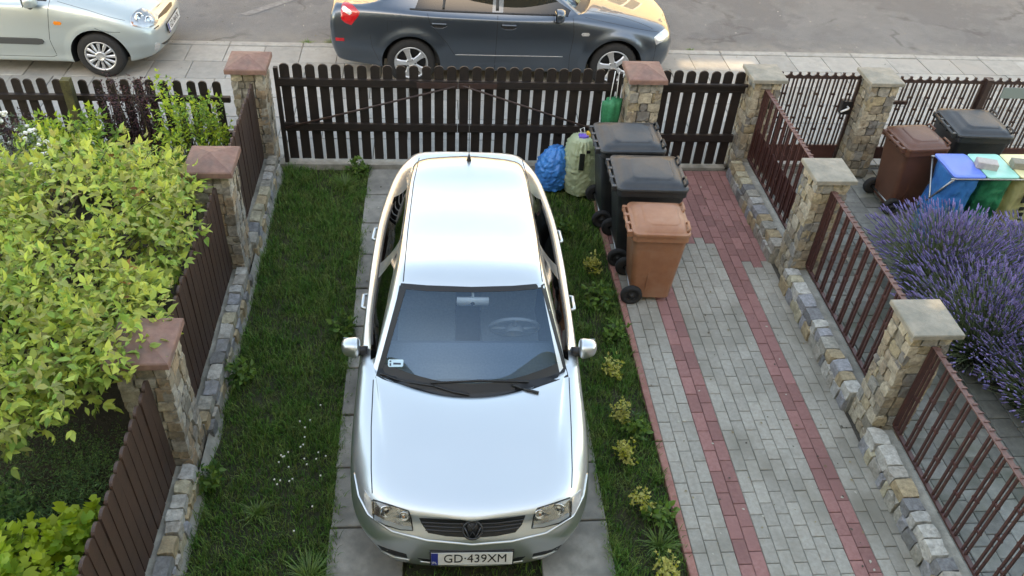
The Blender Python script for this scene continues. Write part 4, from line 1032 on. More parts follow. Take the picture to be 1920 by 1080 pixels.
# ---------------- silver green hatchback --------------------------------------
hp = paint_mat('silver_green_paint', (.44, .50, .50), .5, .34)
SC = [
 [(0,.12,.22),(.30,.10,.21),(.36,.05,.27),(.38,.03,.38),(.38,.025,.49),(.37,.045,.57),(.35,.08,.63),(.31,.12,.67),(.24,.13,.69),(.12,.12,.70),(0,.115,.705)],
 [(0,.22,.18),(.54,.24,.18),(.62,.19,.27),(.66,.15,.39),(.66,.155,.52),(.64,.19,.62),(.60,.25,.695),(.52,.25,.735),(.42,.24,.75),(.21,.23,.76),(0,.225,.763)],
 [(0,.42,.17),(.64,.44,.17),(.73,.40,.27),(.765,.37,.40),(.765,.38,.55),(.73,.41,.70),(.64,.43,.79),(.56,.44,.82),(.46,.44,.835),(.23,.44,.845),(0,.44,.85)],
 [(0,.72,.17),(.68,.72,.17),(.78,.72,.27),(.80,.72,.42),(.80,.72,.62),(.765,.72,.79),(.67,.72,.875),(.58,.72,.905),(.48,.71,.92),(.24,.70,.93),(0,.70,.932)],
 [(0,1.10,.17),(.69,1.10,.17),(.785,1.10,.27),(.812,1.10,.42),(.812,1.10,.64),(.785,1.08,.84),(.70,1.06,.93),(.65,1.04,.955),(.58,1.0,.965),(.31,.90,.975),(0,.87,.98)],
 [(0,1.24,.17),(.69,1.24,.17),(.79,1.24,.27),(.815,1.24,.42),(.815,1.24,.64),(.79,1.22,.86),(.715,1.22,.945),(.66,1.16,.99),(.59,1.11,.99),(.31,1.0,1.0),(0,.97,1.003)],
 [(0,1.70,.17),(.69,1.70,.17),(.79,1.70,.27),(.82,1.70,.42),(.82,1.70,.64),(.80,1.70,.89),(.735,1.72,.95),(.57,1.72,1.28),(.52,1.70,1.35),(.27,1.66,1.385),(0,1.64,1.395)],
 [(0,2.20,.17),(.69,2.20,.17),(.79,2.20,.27),(.82,2.20,.42),(.82,2.20,.64),(.80,2.20,.90),(.74,2.20,.96),(.565,2.18,1.32),(.51,2.18,1.385),(.26,2.18,1.41),(0,2.18,1.418)],
 [(0,2.32,.17),(.69,2.32,.17),(.79,2.32,.27),(.82,2.32,.42),(.82,2.32,.64),(.80,2.32,.90),(.74,2.32,.965),(.563,2.30,1.32),(.508,2.30,1.385),(.26,2.30,1.41),(0,2.30,1.418)],
 [(0,3.0,.18),(.68,3.0,.18),(.78,3.0,.28),(.81,3.0,.42),(.81,3.0,.64),(.785,3.0,.91),(.725,3.0,.98),(.56,2.95,1.29),(.49,3.0,1.35),(.25,3.0,1.38),(0,3.0,1.39)],
 [(0,3.45,.22),(.62,3.45,.22),(.73,3.47,.31),(.765,3.5,.45),(.765,3.5,.65),(.735,3.48,.92),(.67,3.42,1.0),(.54,3.28,1.24),(.44,3.30,1.29),(.22,3.32,1.315),(0,3.33,1.32)],
 [(0,3.62,.25),(.52,3.64,.25),(.62,3.66,.33),(.66,3.70,.46),(.65,3.70,.64),(.62,3.66,.88),(.56,3.62,.96),(.50,3.60,.985),(.40,3.60,.99),(.2,3.60,1.0),(0,3.60,1.0)],
 [(0,3.68,.30),(.34,3.69,.30),(.40,3.72,.37),(.43,3.76,.48),(.43,3.76,.62),(.42,3.72,.80),(.38,3.68,.88),(.33,3.67,.90),(.25,3.67,.91),(.12,3.67,.915),(0,3.67,.918)],
]
def tagC(i, j, s):
    if i in (-1, 0, 1) and j <= 3: return 'bumper'
    if i >= len(SC)-1: return 'body'
    if i in (0, 1, 2, 3) and j >= 6: return 'bonnet'
    if i == 4 and j >= 8: return 'cowl_panel'
    if i == 5 and j >= 8: return 'windscreen'
    if i == 10 and j >= 8: return 'rear_window'
    if j == 6 and i in (5, 6): return 'side_window:f'+s
    if j == 6 and i == 8: return 'side_window:r'+s
    if i in (5, 6, 7) and 2 <= j <= 5: return 'door:f'+s
    return 'body'
sl_ = {'body': hp, 'bumper': hp, 'bonnet': hp, 'cowl_panel': MT['black'], 'windscreen': MT['glass_clear'], 'rear_window': MT['glass_dark']}
for q in 'RL':
    for e in 'fr': sl_['side_window:'+e+q] = MT['glass_dark']; sl_['door:'+e+q] = hp
WC = [(.72, .288), (3.19, .288)]
C3 = Car('parked_car', 'pale silver green hatchback car parked at the kerb in the upper left corner', 'car', (-5.60, 5.20, 0), R(90-1.5), SC, tagC, hp, sl_, WC, .345, (.012, .09))
for ws, wz in WC:
    for sg in (-1, 1): wheel(C3, sg, ws, wz, .80, .288, .188, .175, 'twelve', MT['alloy'])
S = lambda y, z: C3.side(-1, y, z)
b = MB()
for pts in ([(1.18, .97), (1.22, .75), (1.27, .5), (1.25, .285), (1.30, .265)], [(1.30, .265), (2.28, .265), (2.30, .9)], [(.42, .60), (.62, .62), (.70, .66)]): C3.line(b, pts, S, .0035, 18)
C3.line(b, [(.36, .72), (.75, .85), (1.10, .94)], S, .003, 18)
b.build_each('panel_seam', MT['seal'], C3.root)
C3.patch([(1.34, .475), (1.36, .505), (1.42, .515), (2.25, .52), (2.25, .44), (1.42, .435), (1.36, .445)], S, mat('grey_moulding', (.05, .055, .058), rough=.5), 'side_moulding', .012, C3.parts['door:fL'], grid=6, skirt=.016)
C3.patch([(1.16, .735), (1.09, .73), (1.075, .71), (1.09, .69), (1.16, .69), (1.175, .71)], S, MT['amber'], 'side_repeater', .005, grid=4)
V = C3.seen
hl3 = hl = C3.patch([(243, 40), (246, 30), (254, 21), (266, 16), (278, 20), (290, 30), (296, 38), (294, 45), (284, 51), (270, 53), (255, 51), (246, 47)], V, MT['clear_lens'], 'headlight', .004, grid=7, bulge=.01)
C3.patch([(244, 40), (247, 30), (255, 22), (266, 17), (278, 21), (290, 31), (295, 38), (293, 44), (284, 50), (270, 52), (255, 50), (247, 46)], V, MT['lens'], 'lens', .022, hl, grid=6, skirt=.02, bulge=.006)
C3.patch([(245, 41), (252, 42), (258, 50), (250, 49)], V, MT['amber'], 'indicator', .012, hl, grid=3)
C3.patch([(296, 36), (312, 24), (322, 11), (322, 4), (318, 4), (306, 18), (297, 29)], V, MT['black'], 'grille', .003, grid=6)
C3.patch([(302, 82), (314, 75), (326, 62), (331, 55), (330, 62), (322, 74), (308, 83)], V, MT['black'], 'air_intake', .003, grid=6)
for (u, v, r) in ((262, 35, .075), (279, 40, .065)):
    h = C3.seen(u, v); Q = Vector((-.35, -.8, .45)).normalized().to_track_quat('Z', 'Y').to_matrix().to_4x4(); Q.translation = h[0]+h[1]*.006
    b = MB(); b.lathe([(r, .0), (r*.95, .012), (r*.85, .012), (r*.7, .006), (r*.35, .004), (r*.3, .010), (0, .014)], 26, Q); b.build('lamp_bowl', MT['chrome'], hl3)
fg = C3.patch([(289, 92), (290, 84), (294, 79), (299, 80), (300, 87), (297, 93), (292, 96)], V, MT['clear_lens'], 'fog_light', .005, grid=4)
C3.patch([(288, 54), (297, 47), (298, 49), (290, 55)], V, MT['black'], 'bumper_vent', .003, grid=3)
h = C3.front(-.06, .44); Mx = Matrix((Vector((1, 0, 0)), Vector((0, .10, .995)), Vector((0, -.995, .10)))).transposed().to_4x4(); Mx.translation = C3.front(0, .455)[0]+Vector((0, -.013, 0))
number_plate(C3, Mx, 'GD 04A7K')
mirror(C3, -1, (-.76, 1.36, .975), (-.93, 1.40, .995), .072, hp, .10); mirror(C3, 1, (.76, 1.36, .975), (.93, 1.40, .995), .072, hp, .10)
b = MB(); C3.line(b, [(1.30, .958), (1.8, .965), (2.3, .975)], S, .012, 14, .2); b.build('window_seal', MT['seal'], C3.root)
C3.patch([(1.22, .965), (1.42, .975), (1.44, 1.06), (1.36, 1.05)], S, MT['black'], 'mirror_mount', .004, grid=3)
b = MB(); b.box(-.64, .64, 1.2, 3.2, .26, .29); b.box(-.70, -.66, 1.2, 3.2, .26, .88); b.box(.66, .70, 1.2, 3.2, .26, .88); b.build('cabin_lining', MT['interior'], C3.root)
b = MB(); b.box(-.62, .62, 1.1, 1.45, .6, .93); b.build('dashboard', MT['dash'], C3.root)
seat(C3, -.33, 1.9, .30); seat(C3, .33, 1.9, .30)
# ------------------------------------------------------------------ wheelie bins
def rrect(l, w_, r, n=6):
    p = []
    for cx, cy, a0 in ((l/2-r, w_/2-r, 0), (-l/2+r, w_/2-r, 90), (-l/2+r, -w_/2+r, 180), (l/2-r, -w_/2+r, 270)):
        for k in range(n+1): a = R(a0+90*k/n); p.append((cx+r*math.cos(a), cy+r*math.sin(a)))
    return p
def loft(b, secs, mi=0, smooth=True, cap0=True, cap1=True):
    n = len(secs[0]); vs = [v for s in secs for v in s]
    fs = [(i*n+k, i*n+(k+1) % n, (i+1)*n+(k+1) % n, (i+1)*n+k) for i in range(len(secs)-1) for k in range(n)]
    if cap0: fs.append(tuple(range(n-1, -1, -1)))
    if cap1: fs.append(tuple((len(secs)-1)*n+k for k in range(n)))
    b.add(vs, fs, mi, smooth)
def sharp(o, a=35): o.data.set_sharp_from_angle(angle=R(a)); return o
def wheelie_bin(label, loc, rz, L_, W, H, m, lid_tilt=0., grip=True, group=None):
    t = thing('wheelie_bin', label, 'bin', loc, rz, group)
    zb = .055
    def sec(l, w_, r, z, dx=0): return [(x+dx, y, z) for x, y in rrect(l, w_, r)]
    b = MB(); s = []
    for q in np.linspace(0, 1, 7):
        l = L_*(.70+.235*q); w_ = W*(.76+.165*q); s.append(sec(l, w_, .05, zb+(H-.13-zb)*q, L_*.025*(1-q)))
    s += [sec(L_*.945, W*.935, .05, H-.125), sec(L_*.985, W*.985, .05, H-.115), sec(L_*.985, W*.985, .05, H-.065), sec(L_*.93, W*.93, .05, H-.062), sec(L_*.90, W*.90, .05, H-.2)]
    loft(b, s)
    # ribs on the body
    for sy in (-1, 1):
        b.box(-L_*.10, -L_*.06, sy*W*.40-.012, sy*W*.40+.012, .15, H*.5)
    sharp(b.build('body', m, t))
    b = MB()
    s = [sec(L_*1.0, W*1.02, .06, H-.058), sec(L_*1.015, W*1.035, .065, H-.04), sec(L_*1.0, W*1.02, .065, H-.026), sec(L_*.90, W*.93, .07, H-.018, .004), sec(L_*.86, W*.89, .075, H-.004, .006), sec(L_*.72, W*.78, .075, H+.010, .01), sec(L_*.62, W*.68, .06, H+.014, .012), sec(L_*.585, W*.64, .06, H+.024, .014), sec(L_*.52, W*.56, .055, H+.027, .014)]
    loft(b, s); lid = sharp(b.build('lid', m, t), 30)
    if grip:
        for sy in (-1, 1):
            b = MB(); x = L_*.5-.035; y = sy*W*.30
            b.tube([(x, y-.06, H-.02), (x+.02, y-.055, H+.012), (x+.02, y+.055, H+.012), (x, y+.06, H-.02)], .012, 8); b.build('lid_grip', m, lid)
    # hinge side: handle bar and lugs
    b = MB(); x = -L_*.5-.03
    b.tube([(x, -W*.40, H-.05), (x, W*.40, H-.05)], .016, 10)
    for y in (-W*.38, -W*.13, W*.13, W*.38): b.box(x-.012, -L_*.485, y-.018, y+.018, H-.085, H-.032)
    b.build('handle', m, t)
    # wheels
    b = MB(); b.tube([(-L_*.33, -W*.40, .10), (-L_*.33, W*.40, .10)], .012, 8); b.build('axle', MT['steel'], t)
    for sy in (-1, 1):
        Mx = Matrix.Translation((-L_*.33, sy*(W*.43), .10)) @ Matrix.Rotation(-sy*math.pi/2, 4, 'X')
        b = MB(); b.lathe([(.03, -.024), (.085, -.028), (.10, -.018), (.10, .018), (.085, .028), (.066, .026), (.062, .014), (.03, .012), (.028, .024), (0, .024)], 30, Mx)
        wo = b.build('wheel', MT['tyre'], t)
        b = MB(); b.lathe([(.024, .024), (.022, .033), (0, .034)], 16, Mx); b.build('hub', MT['black'], wo)
    return t
MT['bin_black'] = mat('black_bin_plastic', (.018, .020, .023), (.026, .028, .031), 12, .38, bump=.0006, bscale=300, rvar=.12, c3=(.036, .036, .036), s3=4)
MT['bin_brown'] = mat('brown_bin_plastic', (.29, .12, .064), (.34, .15, .08), 10, .45, bump=.0006, bscale=300, rvar=.08, c3=(.36, .19, .12), s3=3)
MT['bin_dbrown'] = mat('dark_brown_bin_plastic', (.105, .043, .027), (.125, .052, .032), 10, .42, bump=.0006, bscale=300, rvar=.08)
G = None
wheelie_bin('orange brown wheelie bin on the block path, nearest of the row of three', (-.18, .175, 0), R(-3), .52, .50, .85, MT['bin_brown'])
wheelie_bin('black wheelie bin directly behind the orange brown bin', (-.165, .785, 0), R(-2), .67, .60, .95, MT['bin_black'])
wheelie_bin('black wheelie bin closest to the wooden gate, behind the other black bin', (-.235, 1.43, 0), R(0), .66, .57, .96, MT['bin_black'])
wheelie_bin('dark chocolate brown wheelie bin in the neighbour\'s yard, beside the bag stand', (2.95, 1.66, 0), R(5), .50, .50, .86, MT['bin_dbrown'])
wheelie_bin('black wheelie bin with warm reflections on its lid in the neighbour\'s yard', (3.64, 1.83, 0), R(-2), .62, .60, .95, MT['bin_black'])

# ------------------------------------------------------------------ refuse sacks
def film(name, c, c2=None, trans=.25, rough=.35):
    return mat(name, c, c2, 6, rough, bump=.010, bscale=16, trans=trans, detail=4)
def sack(name, label, loc, prof, m, seed, squash=1., rz=0, folds=14, depth=.10, lean=(0, 0), crumple=.02):
    """prof: (radius, z) with vertical folds towards the neck"""
    t = thing(name, label, 'bag', loc, rz); V = []; n = 72; nz = 56
    P = np.array(prof); zz = np.linspace(P[0, 1], P[-1, 1], nz); rrad = np.interp(zz, P[:, 1], P[:, 0])
    b = MB(); vs = []
    for i in range(nz):
        u = i/(nz-1)
        for k in range(n):
            a = 2*math.pi*k/n
            q = mnoise.noise((math.cos(a)*1.6+seed, math.sin(a)*1.6, zz[i]*3))*.10
            q += depth*max(0, u-.45)*1.8*math.sin(folds*a+3*mnoise.noise((math.cos(a), math.sin(a), seed)))*.5
            q += crumple*4*(abs(mnoise.noise((math.cos(a)*3+seed, math.sin(a)*3, zz[i]*24+1.5*math.sin(3*a+seed))))-.2)
            r = rrad[i]*(1+q)
            vs.append((r*math.cos(a)+lean[0]*zz[i], r*math.sin(a)*squash+lean[1]*zz[i], zz[i]+.01*mnoise.noise((a*2, zz[i]*9, seed))))
    fs = [(i*n+k, i*n+(k+1) % n, (i+1)*n+(k+1) % n, (i+1)*n+k) for i in range(nz-1) for k in range(n)]
    fs += [tuple(range(n-1, -1, -1)), tuple((nz-1)*n+k for k in range(n))]
    b.add(vs, fs, 0, True); b.build('film', m, t); return t
blue = film('blue_bag_film', (.02, .21, .60), (.035, .30, .72), .25, .3)
t = sack('refuse_bag', 'slumped blue plastic refuse bag by the gate, next to the tall pale green bag', (-.90, 1.95, 0), [(.06, .0), (.175, .03), (.20, .14), (.19, .28), (.14, .40), (.07, .48), (.0, .485)], blue, 3, .9, .3, 7, .20, (.10, .05), .065)
b = MB(); b.tube([(.045, .02, .46), (.09, -.01, .50), (.13, .03, .47)], .018, 8, 0, True, True, .006); b.build('knot', blue, t)
cl = film('pale_green_bag_film', (.50, .58, .37), (.58, .64, .43), .35, .35)
t = sack('refuse_bag', 'tall pale green see-through refuse bag tied at the top, beside the black bins', (-.60, 1.88, 0), [(.11, .0), (.165, .02), (.178, .12), (.170, .28), (.178, .42), (.166, .54), (.135, .62), (.10, .665), (.085, .675), (.05, .655)], cl, 8, .95, 0, 24, .26, (0, .04), .045)
b = MB(); b.stone((0, .03, .655), (.048, .036, .022), random.Random(2), None, 0, .15); b.build('purple_packet', mat('purple_film', (.16, .10, .52), rough=.35), t)
b = MB(); b.stone((.065, .05, .67), (.035, .03, .03), random.Random(4), None, 0, .15); b.build('yellow_packet', mat('yellow_film', (.60, .36, .05), rough=.35), t)
b = MB(); b.tube([(-.02, .05, .66), (-.04, .06, .73), (.0, .06, .75), (.01, .05, .70)], .006, 6); b.build('drawstring', MT['white'], t)
def on_sack(name, ang, z0, z1, wd, r, m, t, lean_y=.04):
    b = MB(); n = 6; vs = []
    for z in (z0, z1):
        for k in range(n+1): a = R(ang)+wd*(k/n-.5)/r; vs.append((r*math.cos(a), r*.95*math.sin(a)+lean_y*z, z))
    vs += [(v[0]*.9, v[1]*.9, v[2]) for v in vs]; q = 2*(n+1)
    fs = [(k, k+1, n+2+k, n+1+k) for k in range(n)]+[(q+k+1, q+k, q+n+1+k, q+n+2+k) for k in range(n)]
    b.add(vs, fs, 0, True); return b.build(name, m, t)
on_sack('printed_label', -98, .36, .55, .055, .196, mat('bag_print_black', (.012, .014, .012), rough=.5), t)
on_sack('printed_label', -78, .555, .585, .04, .186, MT['black'], t)
# green mesh bag hung on the gate
b = MB(); t = thing('hanging_bag', 'dark green net bag hanging from white cords on the picket gate', 'bag', (-.25, 2.33, .60))
nb = 30; vs = []
for z, h in ((0, .80), (.02, .95), (.14, 1), (.22, .97), (.275, .9)):
    for k in range(nb):
        a = 2*math.pi*k/nb; f = 1+.24*math.sin(7*a+.8*math.sin(2*a))*(.35+z/.4)
        vs.append((.098*h*math.cos(a)*f, .045*h*math.sin(a)*f-.02, z*(1+.12*math.sin(a*1.0+.5))+.02*math.cos(3*a)*(z < .03)))
b.add(vs, [(i*nb+k, i*nb+(k+1) % nb, (i+1)*nb+(k+1) % nb, (i+1)*nb+k) for i in range(4) for k in range(nb)]+[tuple(range(nb-1, -1, -1)), tuple(4*nb+k for k in range(nb))], 0, True)
b.build('net', mat('green_net', (.010, .17, .075), (.02, .24, .11), 40, .6, bump=.004, bscale=60), t)
b = MB(); b.tube([(-.03, -.01, .27), (-.01, .03, .45), (.005, .06, .58)], .005, 6); b.tube([(.04, -.01, .27), (.045, .03, .42), (.05, .06, .57)], .005, 6); b.build('cord', MT['white'], t)

# ------------------------------------------------------------------ neighbour's sorting stand
t = thing('bag_stand', 'folding grey metal stand holding the blue, green and yellow recycling bags', 'stand', (3.50, 1.12, 0))
b = MB()
for x in (-.52, .56):
    for s in (-1, 1):
        b.tube([(x, s*.23, .79), (x, -s*.26, .0)], .011, 8)
for s in (-1, 1): b.tube([(-.54, s*.22, .795), (.58, s*.22, .795)], .011, 8)
b.tube([(-.53, -.25, .05), (.57, -.25, .05)], .010, 8); b.tube([(-.53, .25, .05), (.57, .25, .05)], .010, 8)
b.build('frame', MT['steel'], t)
lid_cols = ((.10, .20, .66), (.30, .66, .55), (.80, .72, .40))
for k, (x, c) in enumerate(zip((-.345, .01, .365), lid_cols)):
    b = MB()
    secs = [[(x+px_, py_, z) for px_, py_ in rrect(l, w_, .035)] for l, w_, z in ((.335, .45, .802), (.345, .46, .812), (.342, .457, .822), (.30, .41, .829), (.28, .39, .829))]
    loft(b, secs); o = b.build('lid', mat('lid_plastic', c, tuple(v*.85 for v in c), 6, .35), t); sharp(o, 40); o['label'] = ('blue lid', 'mint green lid', 'pale yellow lid')[k]
def hang_bag(label, x, m, seed, bottom, tilt):
    t = thing('recycling_bag', label, 'bag', (3.50+x, 1.12, 0)); b = MB(); n = 60; nz = 40; vs = []
    for i in range(nz):
        u = i/(nz-1); z = .80-(.80-bottom)*u
        l, w_ = .165*(1-.10*u**2), .215*(1-.25*u**3)
        for k in range(n):
            a = 2*math.pi*k/n; ca, sa = math.cos(a), math.sin(a)
            p = 4-2*u; rr_ = (abs(ca)**p+abs(sa)**p)**(-1/p)
            f = 1+.10*u*math.sin(9*a+seed+2*mnoise.noise((ca, sa, z*2+seed)))+.38*u*mnoise.noise((ca*1.5+seed, sa*1.5, z*4))-.16*min(1, 3*u)*abs(mnoise.noise((ca*3, sa*3+seed, z*8)))
            vs.append((l*ca*rr_*f+tilt[0]*u*u, w_*sa*rr_*f+tilt[1]*u*u, z))
    fs = [(i*n+(k+1) % n, i*n+k, (i+1)*n+k, (i+1)*n+(k+1) % n) for i in range(nz-1) for k in range(n)]
    fs += [tuple(range(n)), tuple((nz-1)*n+k for k in range(n-1, -1, -1))]
    b.add(vs, fs, 0, True); b.build('film', m, t); return t
tb = hang_bag('blue recycling bag hanging at the left end of the metal stand', -.345, film('blue_sack_film', (.02, .17, .50), (.03, .26, .62), .3, .3), 2., .06, (-.10, -.06))
b = MB(); b.stone((-.24, -.20, .07), (.05, .06, .09), random.Random(3), None, 0, .3); b.build('loose_corner', film('blue_corner_film', (.02, .22, .62), None, .3, .3), tb)
hang_bag('dark green recycling bag hanging in the middle of the metal stand', .01, film('green_sack_film', (.008, .12, .055), (.015, .26, .12), .25, .3), 5., .08, (.0, -.03))
ty = hang_bag('pale yellow see-through recycling bag with black print on the metal stand', .365, film('yellow_sack_film', (.50, .49, .24), (.58, .56, .32), .4, .35), 9., .05, (.02, -.08))
b = MB(); ink = mat('sack_print', (.015, .015, .012), rough=.5)
for k, (z0, z1, wd) in enumerate(((.52, .70, .055), (.44, .48, .05), (.38, .425, .05), (.345, .37, .04))):
    b.box(-.02-wd/2, -.02+wd/2, -.235-.02*k, -.225-.02*k, z0, z1)
b.build('print', ink, ty)
for k, (x, lab, rz, c) in enumerate(((3.40, 'pale grey paving brick weighing down the joint of the blue and mint lids', R(-18), (.46, .42, .40)), (3.78, 'olive grey paving brick lying between the mint and yellow lids', R(-12), (.27, .25, .20)))):
    b = MB(); b.paver(-.10, .10, -.058, .058, 0, .072, .008); o = b.build('brick', mat('brick_concrete', c, tuple(v*.82 for v in c), 30, .9, bump=.003), None, (x, 1.08, .830)); o.rotation_euler = (0, 0, rz); tag(o, lab, 'brick')
# ------------------------------------------------------------------ plants
nr_ = np.random.default_rng(5)
def unit(a): return a/np.maximum(np.linalg.norm(a, axis=-1, keepdims=True), 1e-9)
LEAF_V = np.array([(0, 0, 0), (-.5, .38, .10), (0, .36, 0), (.5, .38, .10), (-.36, .72, .04), (0, .72, -.05), (.36, .72, .04), (0, 1.05, -.16)])
LEAF_F = np.array([(0, 2, 1), (0, 3, 2), (1, 2, 5), (1, 5, 4), (2, 3, 6), (2, 6, 5), (4, 5, 7), (5, 6, 7)])
LOBE_V = np.array([(0, 0, 0), (-.34, .10, .05), (-.62, .42, .10), (-.26, .48, .02), (-.42, .86, .02), (0, .62, -.03), (0, 1.05, -.12), (.42, .86, .02), (.26, .48, .02), (.62, .42, .10), (.34, .10, .05)])
LOBE_F = np.array([(0, 3, 1), (1, 3, 2), (0, 5, 3), (3, 5, 4), (5, 6, 4), (5, 7, 6), (8, 7, 5), (0, 8, 5), (0, 10, 8), (10, 9, 8)])
def leaf_mesh(name, mats, P, D, U, size, ratio, mi=None, tv=LEAF_V, tf=LEAF_F, seed=0):
    """P base points, D towards the tip, U upper side"""
    n = len(P); D = unit(D); X = unit(np.cross(D, U)); Z = np.cross(X, D)
    V = (P[:, None, :] + size[:, None, None]*(tv[None, :, 0:1]*ratio*X[:, None, :] + tv[None, :, 1:2]*D[:, None, :] + tv[None, :, 2:3]*Z[:, None, :]))
    F = tf[None]+(np.arange(n)*len(tv))[:, None, None]
    return np_mesh(name, V.reshape(-1, 3), F.reshape(-1, 3), mats, None if mi is None else np.repeat(mi, len(tf)), True)
def leaf_mat(name, c, hue=.02, val=.3, trans=.3, rough=.5, c2=None): return mat(name, c, c2, 14, rough, island=val, hue=hue, trans=trans, spec=.35, detail=2)
def shell_pts(ells, n, rlo=.72, zmin=.15, rs=nr_):
    """points near the outside of a union of ellipsoids, with outward direction"""
    C = np.array([e[:3] for e in ells]); Rd = np.array([e[3:] for e in ells]); vol = Rd.prod(1)**.67; out_p = []; out_n = []
    while sum(len(p) for p in out_p) < n:
        k = rs.choice(len(ells), 4000, p=vol/vol.sum()); d = unit(rs.normal(size=(4000, 3))); r = rs.uniform(rlo**2, 1.0, 4000)**.5
        p = C[k]+d*Rd[k]*r[:, None]
        inside = np.zeros(4000, bool)
        for j in range(len(ells)):
            q = (((p-C[j])/Rd[j])**2).sum(1); inside |= (q < rlo**2*.8) & (k != j)
        ok = (~inside) & (p[:, 2] > zmin); out_p.append(p[ok]); out_n.append(unit(d/Rd[k])[ok])
    return np.concatenate(out_p)[:n], np.concatenate(out_n)[:n]
def shrub(name, label, cat, base, ells, nshoot, pairs, shoot_len, leaf, ratio, mats, probs, stem_m, nstem=24, seed=1, upw=.5, rlo=.72, tv=LEAF_V, tf=LEAF_F, droop=.35, group=None, spread=.25, zmin=.12):
    rs = np.random.default_rng(seed); t = thing(name, label, cat, base, 0, group)
    P, Nn = shell_pts(ells, nshoot, rlo, zmin, rs); B = np.array(base)
    ax = unit(Nn*(1-upw)+np.array([0, 0, upw])+rs.normal(scale=.35, size=P.shape))
    LP, LD, LU, LS, LM = [], [], [], [], []
    topness = np.clip((P[:, 2]-P[:, 2].min())/(np.ptp(P[:, 2])+1e-6), 0, 1)
    kind = np.array([rs.choice(len(mats), p=probs) for _ in range(nshoot)])
    if len(mats) > 1: kind = np.where((rs.random(nshoot) < .45*topness), 0, kind)     # young bright shoots sit high on the plant
    side0 = unit(np.cross(ax, rs.normal(size=P.shape)))
    for i in range(pairs):
        f = i/max(1, pairs-1); pos = P+ax*(shoot_len*(f-.6))[..., None] if np.ndim(shoot_len) else P+ax*shoot_len*(f-.6)
        sd = side0 if i % 2 == 0 else np.cross(ax, side0)
        sd = unit(sd+rs.normal(scale=.25, size=sd.shape))
        for s in (-1, 1):
            d = unit(ax*(.55+.2*f)+sd*s*(1.0-.25*f)+np.array([0, 0, -droop])*rs.uniform(.3, 1.3, (nshoot, 1)))
            LP.append(pos+rs.normal(scale=.004, size=pos.shape)); LD.append(d); LU.append(unit(ax*.6+np.array([0, 0, .8])+rs.normal(scale=.3, size=d.shape)))
            LS.append(leaf*rs.uniform(.45, 1.2, nshoot)*(1.05-.25*f)); LM.append(kind)
    LP.append(P+ax*shoot_len*.4); LD.append(unit(ax+np.array([0, 0, -.25*droop]))); LU.append(unit(np.cross(side0, ax))); LS.append(leaf*rs.uniform(.7, 1.1, nshoot)); LM.append(kind)
    me = leaf_mesh('foliage', mats, np.concatenate(LP)-B, np.concatenate(LD), np.concatenate(LU), np.concatenate(LS), ratio, np.concatenate(LM), tv, tf)
    link(bpy.data.objects.new('foliage', me), t)
    b = MB(); sel = rs.choice(nshoot, min(nstem, nshoot), replace=False); rb = random.Random(seed)
    for i in sel:
        e = Vector(P[i]-B); r0_ = Vector((rb.uniform(-spread, spread), rb.uniform(-spread, spread), -.03)); pts = []
        for k in range(6): u = k/5; q = r0_.lerp(e, u); q.z = r0_.z+(e.z-r0_.z)*(u**.75); pts.append(q+Vector((rb.uniform(-.012, .012), rb.uniform(-.012, .012), 0)))
        b.tube(pts, .004+.006*min(1.2, e.z), 5, 0, True, True, .0022)
    b.build('stems', stem_m, t)
    return t
bark = mat('bark', (.055, .04, .028), (.09, .07, .05), 20, .9, bump=.003)
gstem = mat('green_stem', (.06, .075, .03), (.09, .09, .05), 20, .7)
LM1 = [leaf_mat('young_leaf', (.48, .56, .12), .015, .25, .4), leaf_mat('green_leaf', (.27, .40, .085), .02, .35, .35), leaf_mat('olive_leaf', (.37, .39, .13), .02, .35, .35), leaf_mat('rusty_leaf', (.28, .15, .04), .02, .3, .3)]
bush_e = [(-4.95, -.25, .95, .80, .95, .62), (-5.3, .50, .80, .85, .70, .50), (-4.40, -.50, 1.12, .40, .60, .34), (-4.28, -1.55, 1.20, .34, .40, .26), (-4.45, .05, 1.1, .36, .4, .34), (-4.22, -1.86, 1.27, .22, .26, .17), (-4.62, .35, 1.0, .35, .4, .35), (-4.50, -2.05, 1.12, .3, .3, .25), (-4.78, -1.25, .98, .62, .75, .52), (-5.4, -1.55, .95, .85, .75, .55), (-6.1, -.3, .9, .9, 1.1, .65), (-5.0, -2.15, 1.0, .42, .42, .36), (-6.4, -1.8, .9, .8, .8, .6), (-6.5, .6, .8, .7, .6, .55)]
shrub('large_bush', 'large bush of pale yellow green leaves filling the left garden and overhanging the fence', 'bush', (-5.4, -.6, 0), bush_e, 2700, 3, .20, .088, .48, LM1, [.20, .42, .37, .01], bark, 150, 2, .45, .62, spread=.5, zmin=.3)
LM2 = [leaf_mat('lime_leaf', (.36, .48, .05), .012, .2, .45), leaf_mat('fresh_leaf', (.15, .27, .04), .015, .3, .35)]
shrub('garden_shrub', 'bright yellow green upright shrub by the street fence beside the gate pillar', 'shrub', (-4.62, 1.75, 0), [(-4.62, 1.75, .55, .38, .42, .58), (-4.85, 2.0, .68, .17, .17, .62), (-4.42, 1.9, .6, .18, .22, .55), (-4.60, 1.6, .30, .35, .3, .3)], 620, 3, .10, .052, .5, LM2, [.35, .65], gstem, 60, 3, .75, .4)
shrub('garden_shrub', 'light green shrub between the dark red barberries and the large bush', 'shrub', (-5.62, 1.75, 0), [(-5.62, 1.75, .48, .38, .40, .45), (-5.95, 1.55, .55, .25, .3, .45)], 420, 3, .12, .07, .5, LM2, [.25, .75], gstem, 40, 4, .6, .4)
LB = [leaf_mat('purple_leaf', (.070, .022, .026), .015, .4, .2), leaf_mat('dark_purple_leaf', (.032, .012, .016), .015, .4, .15)]
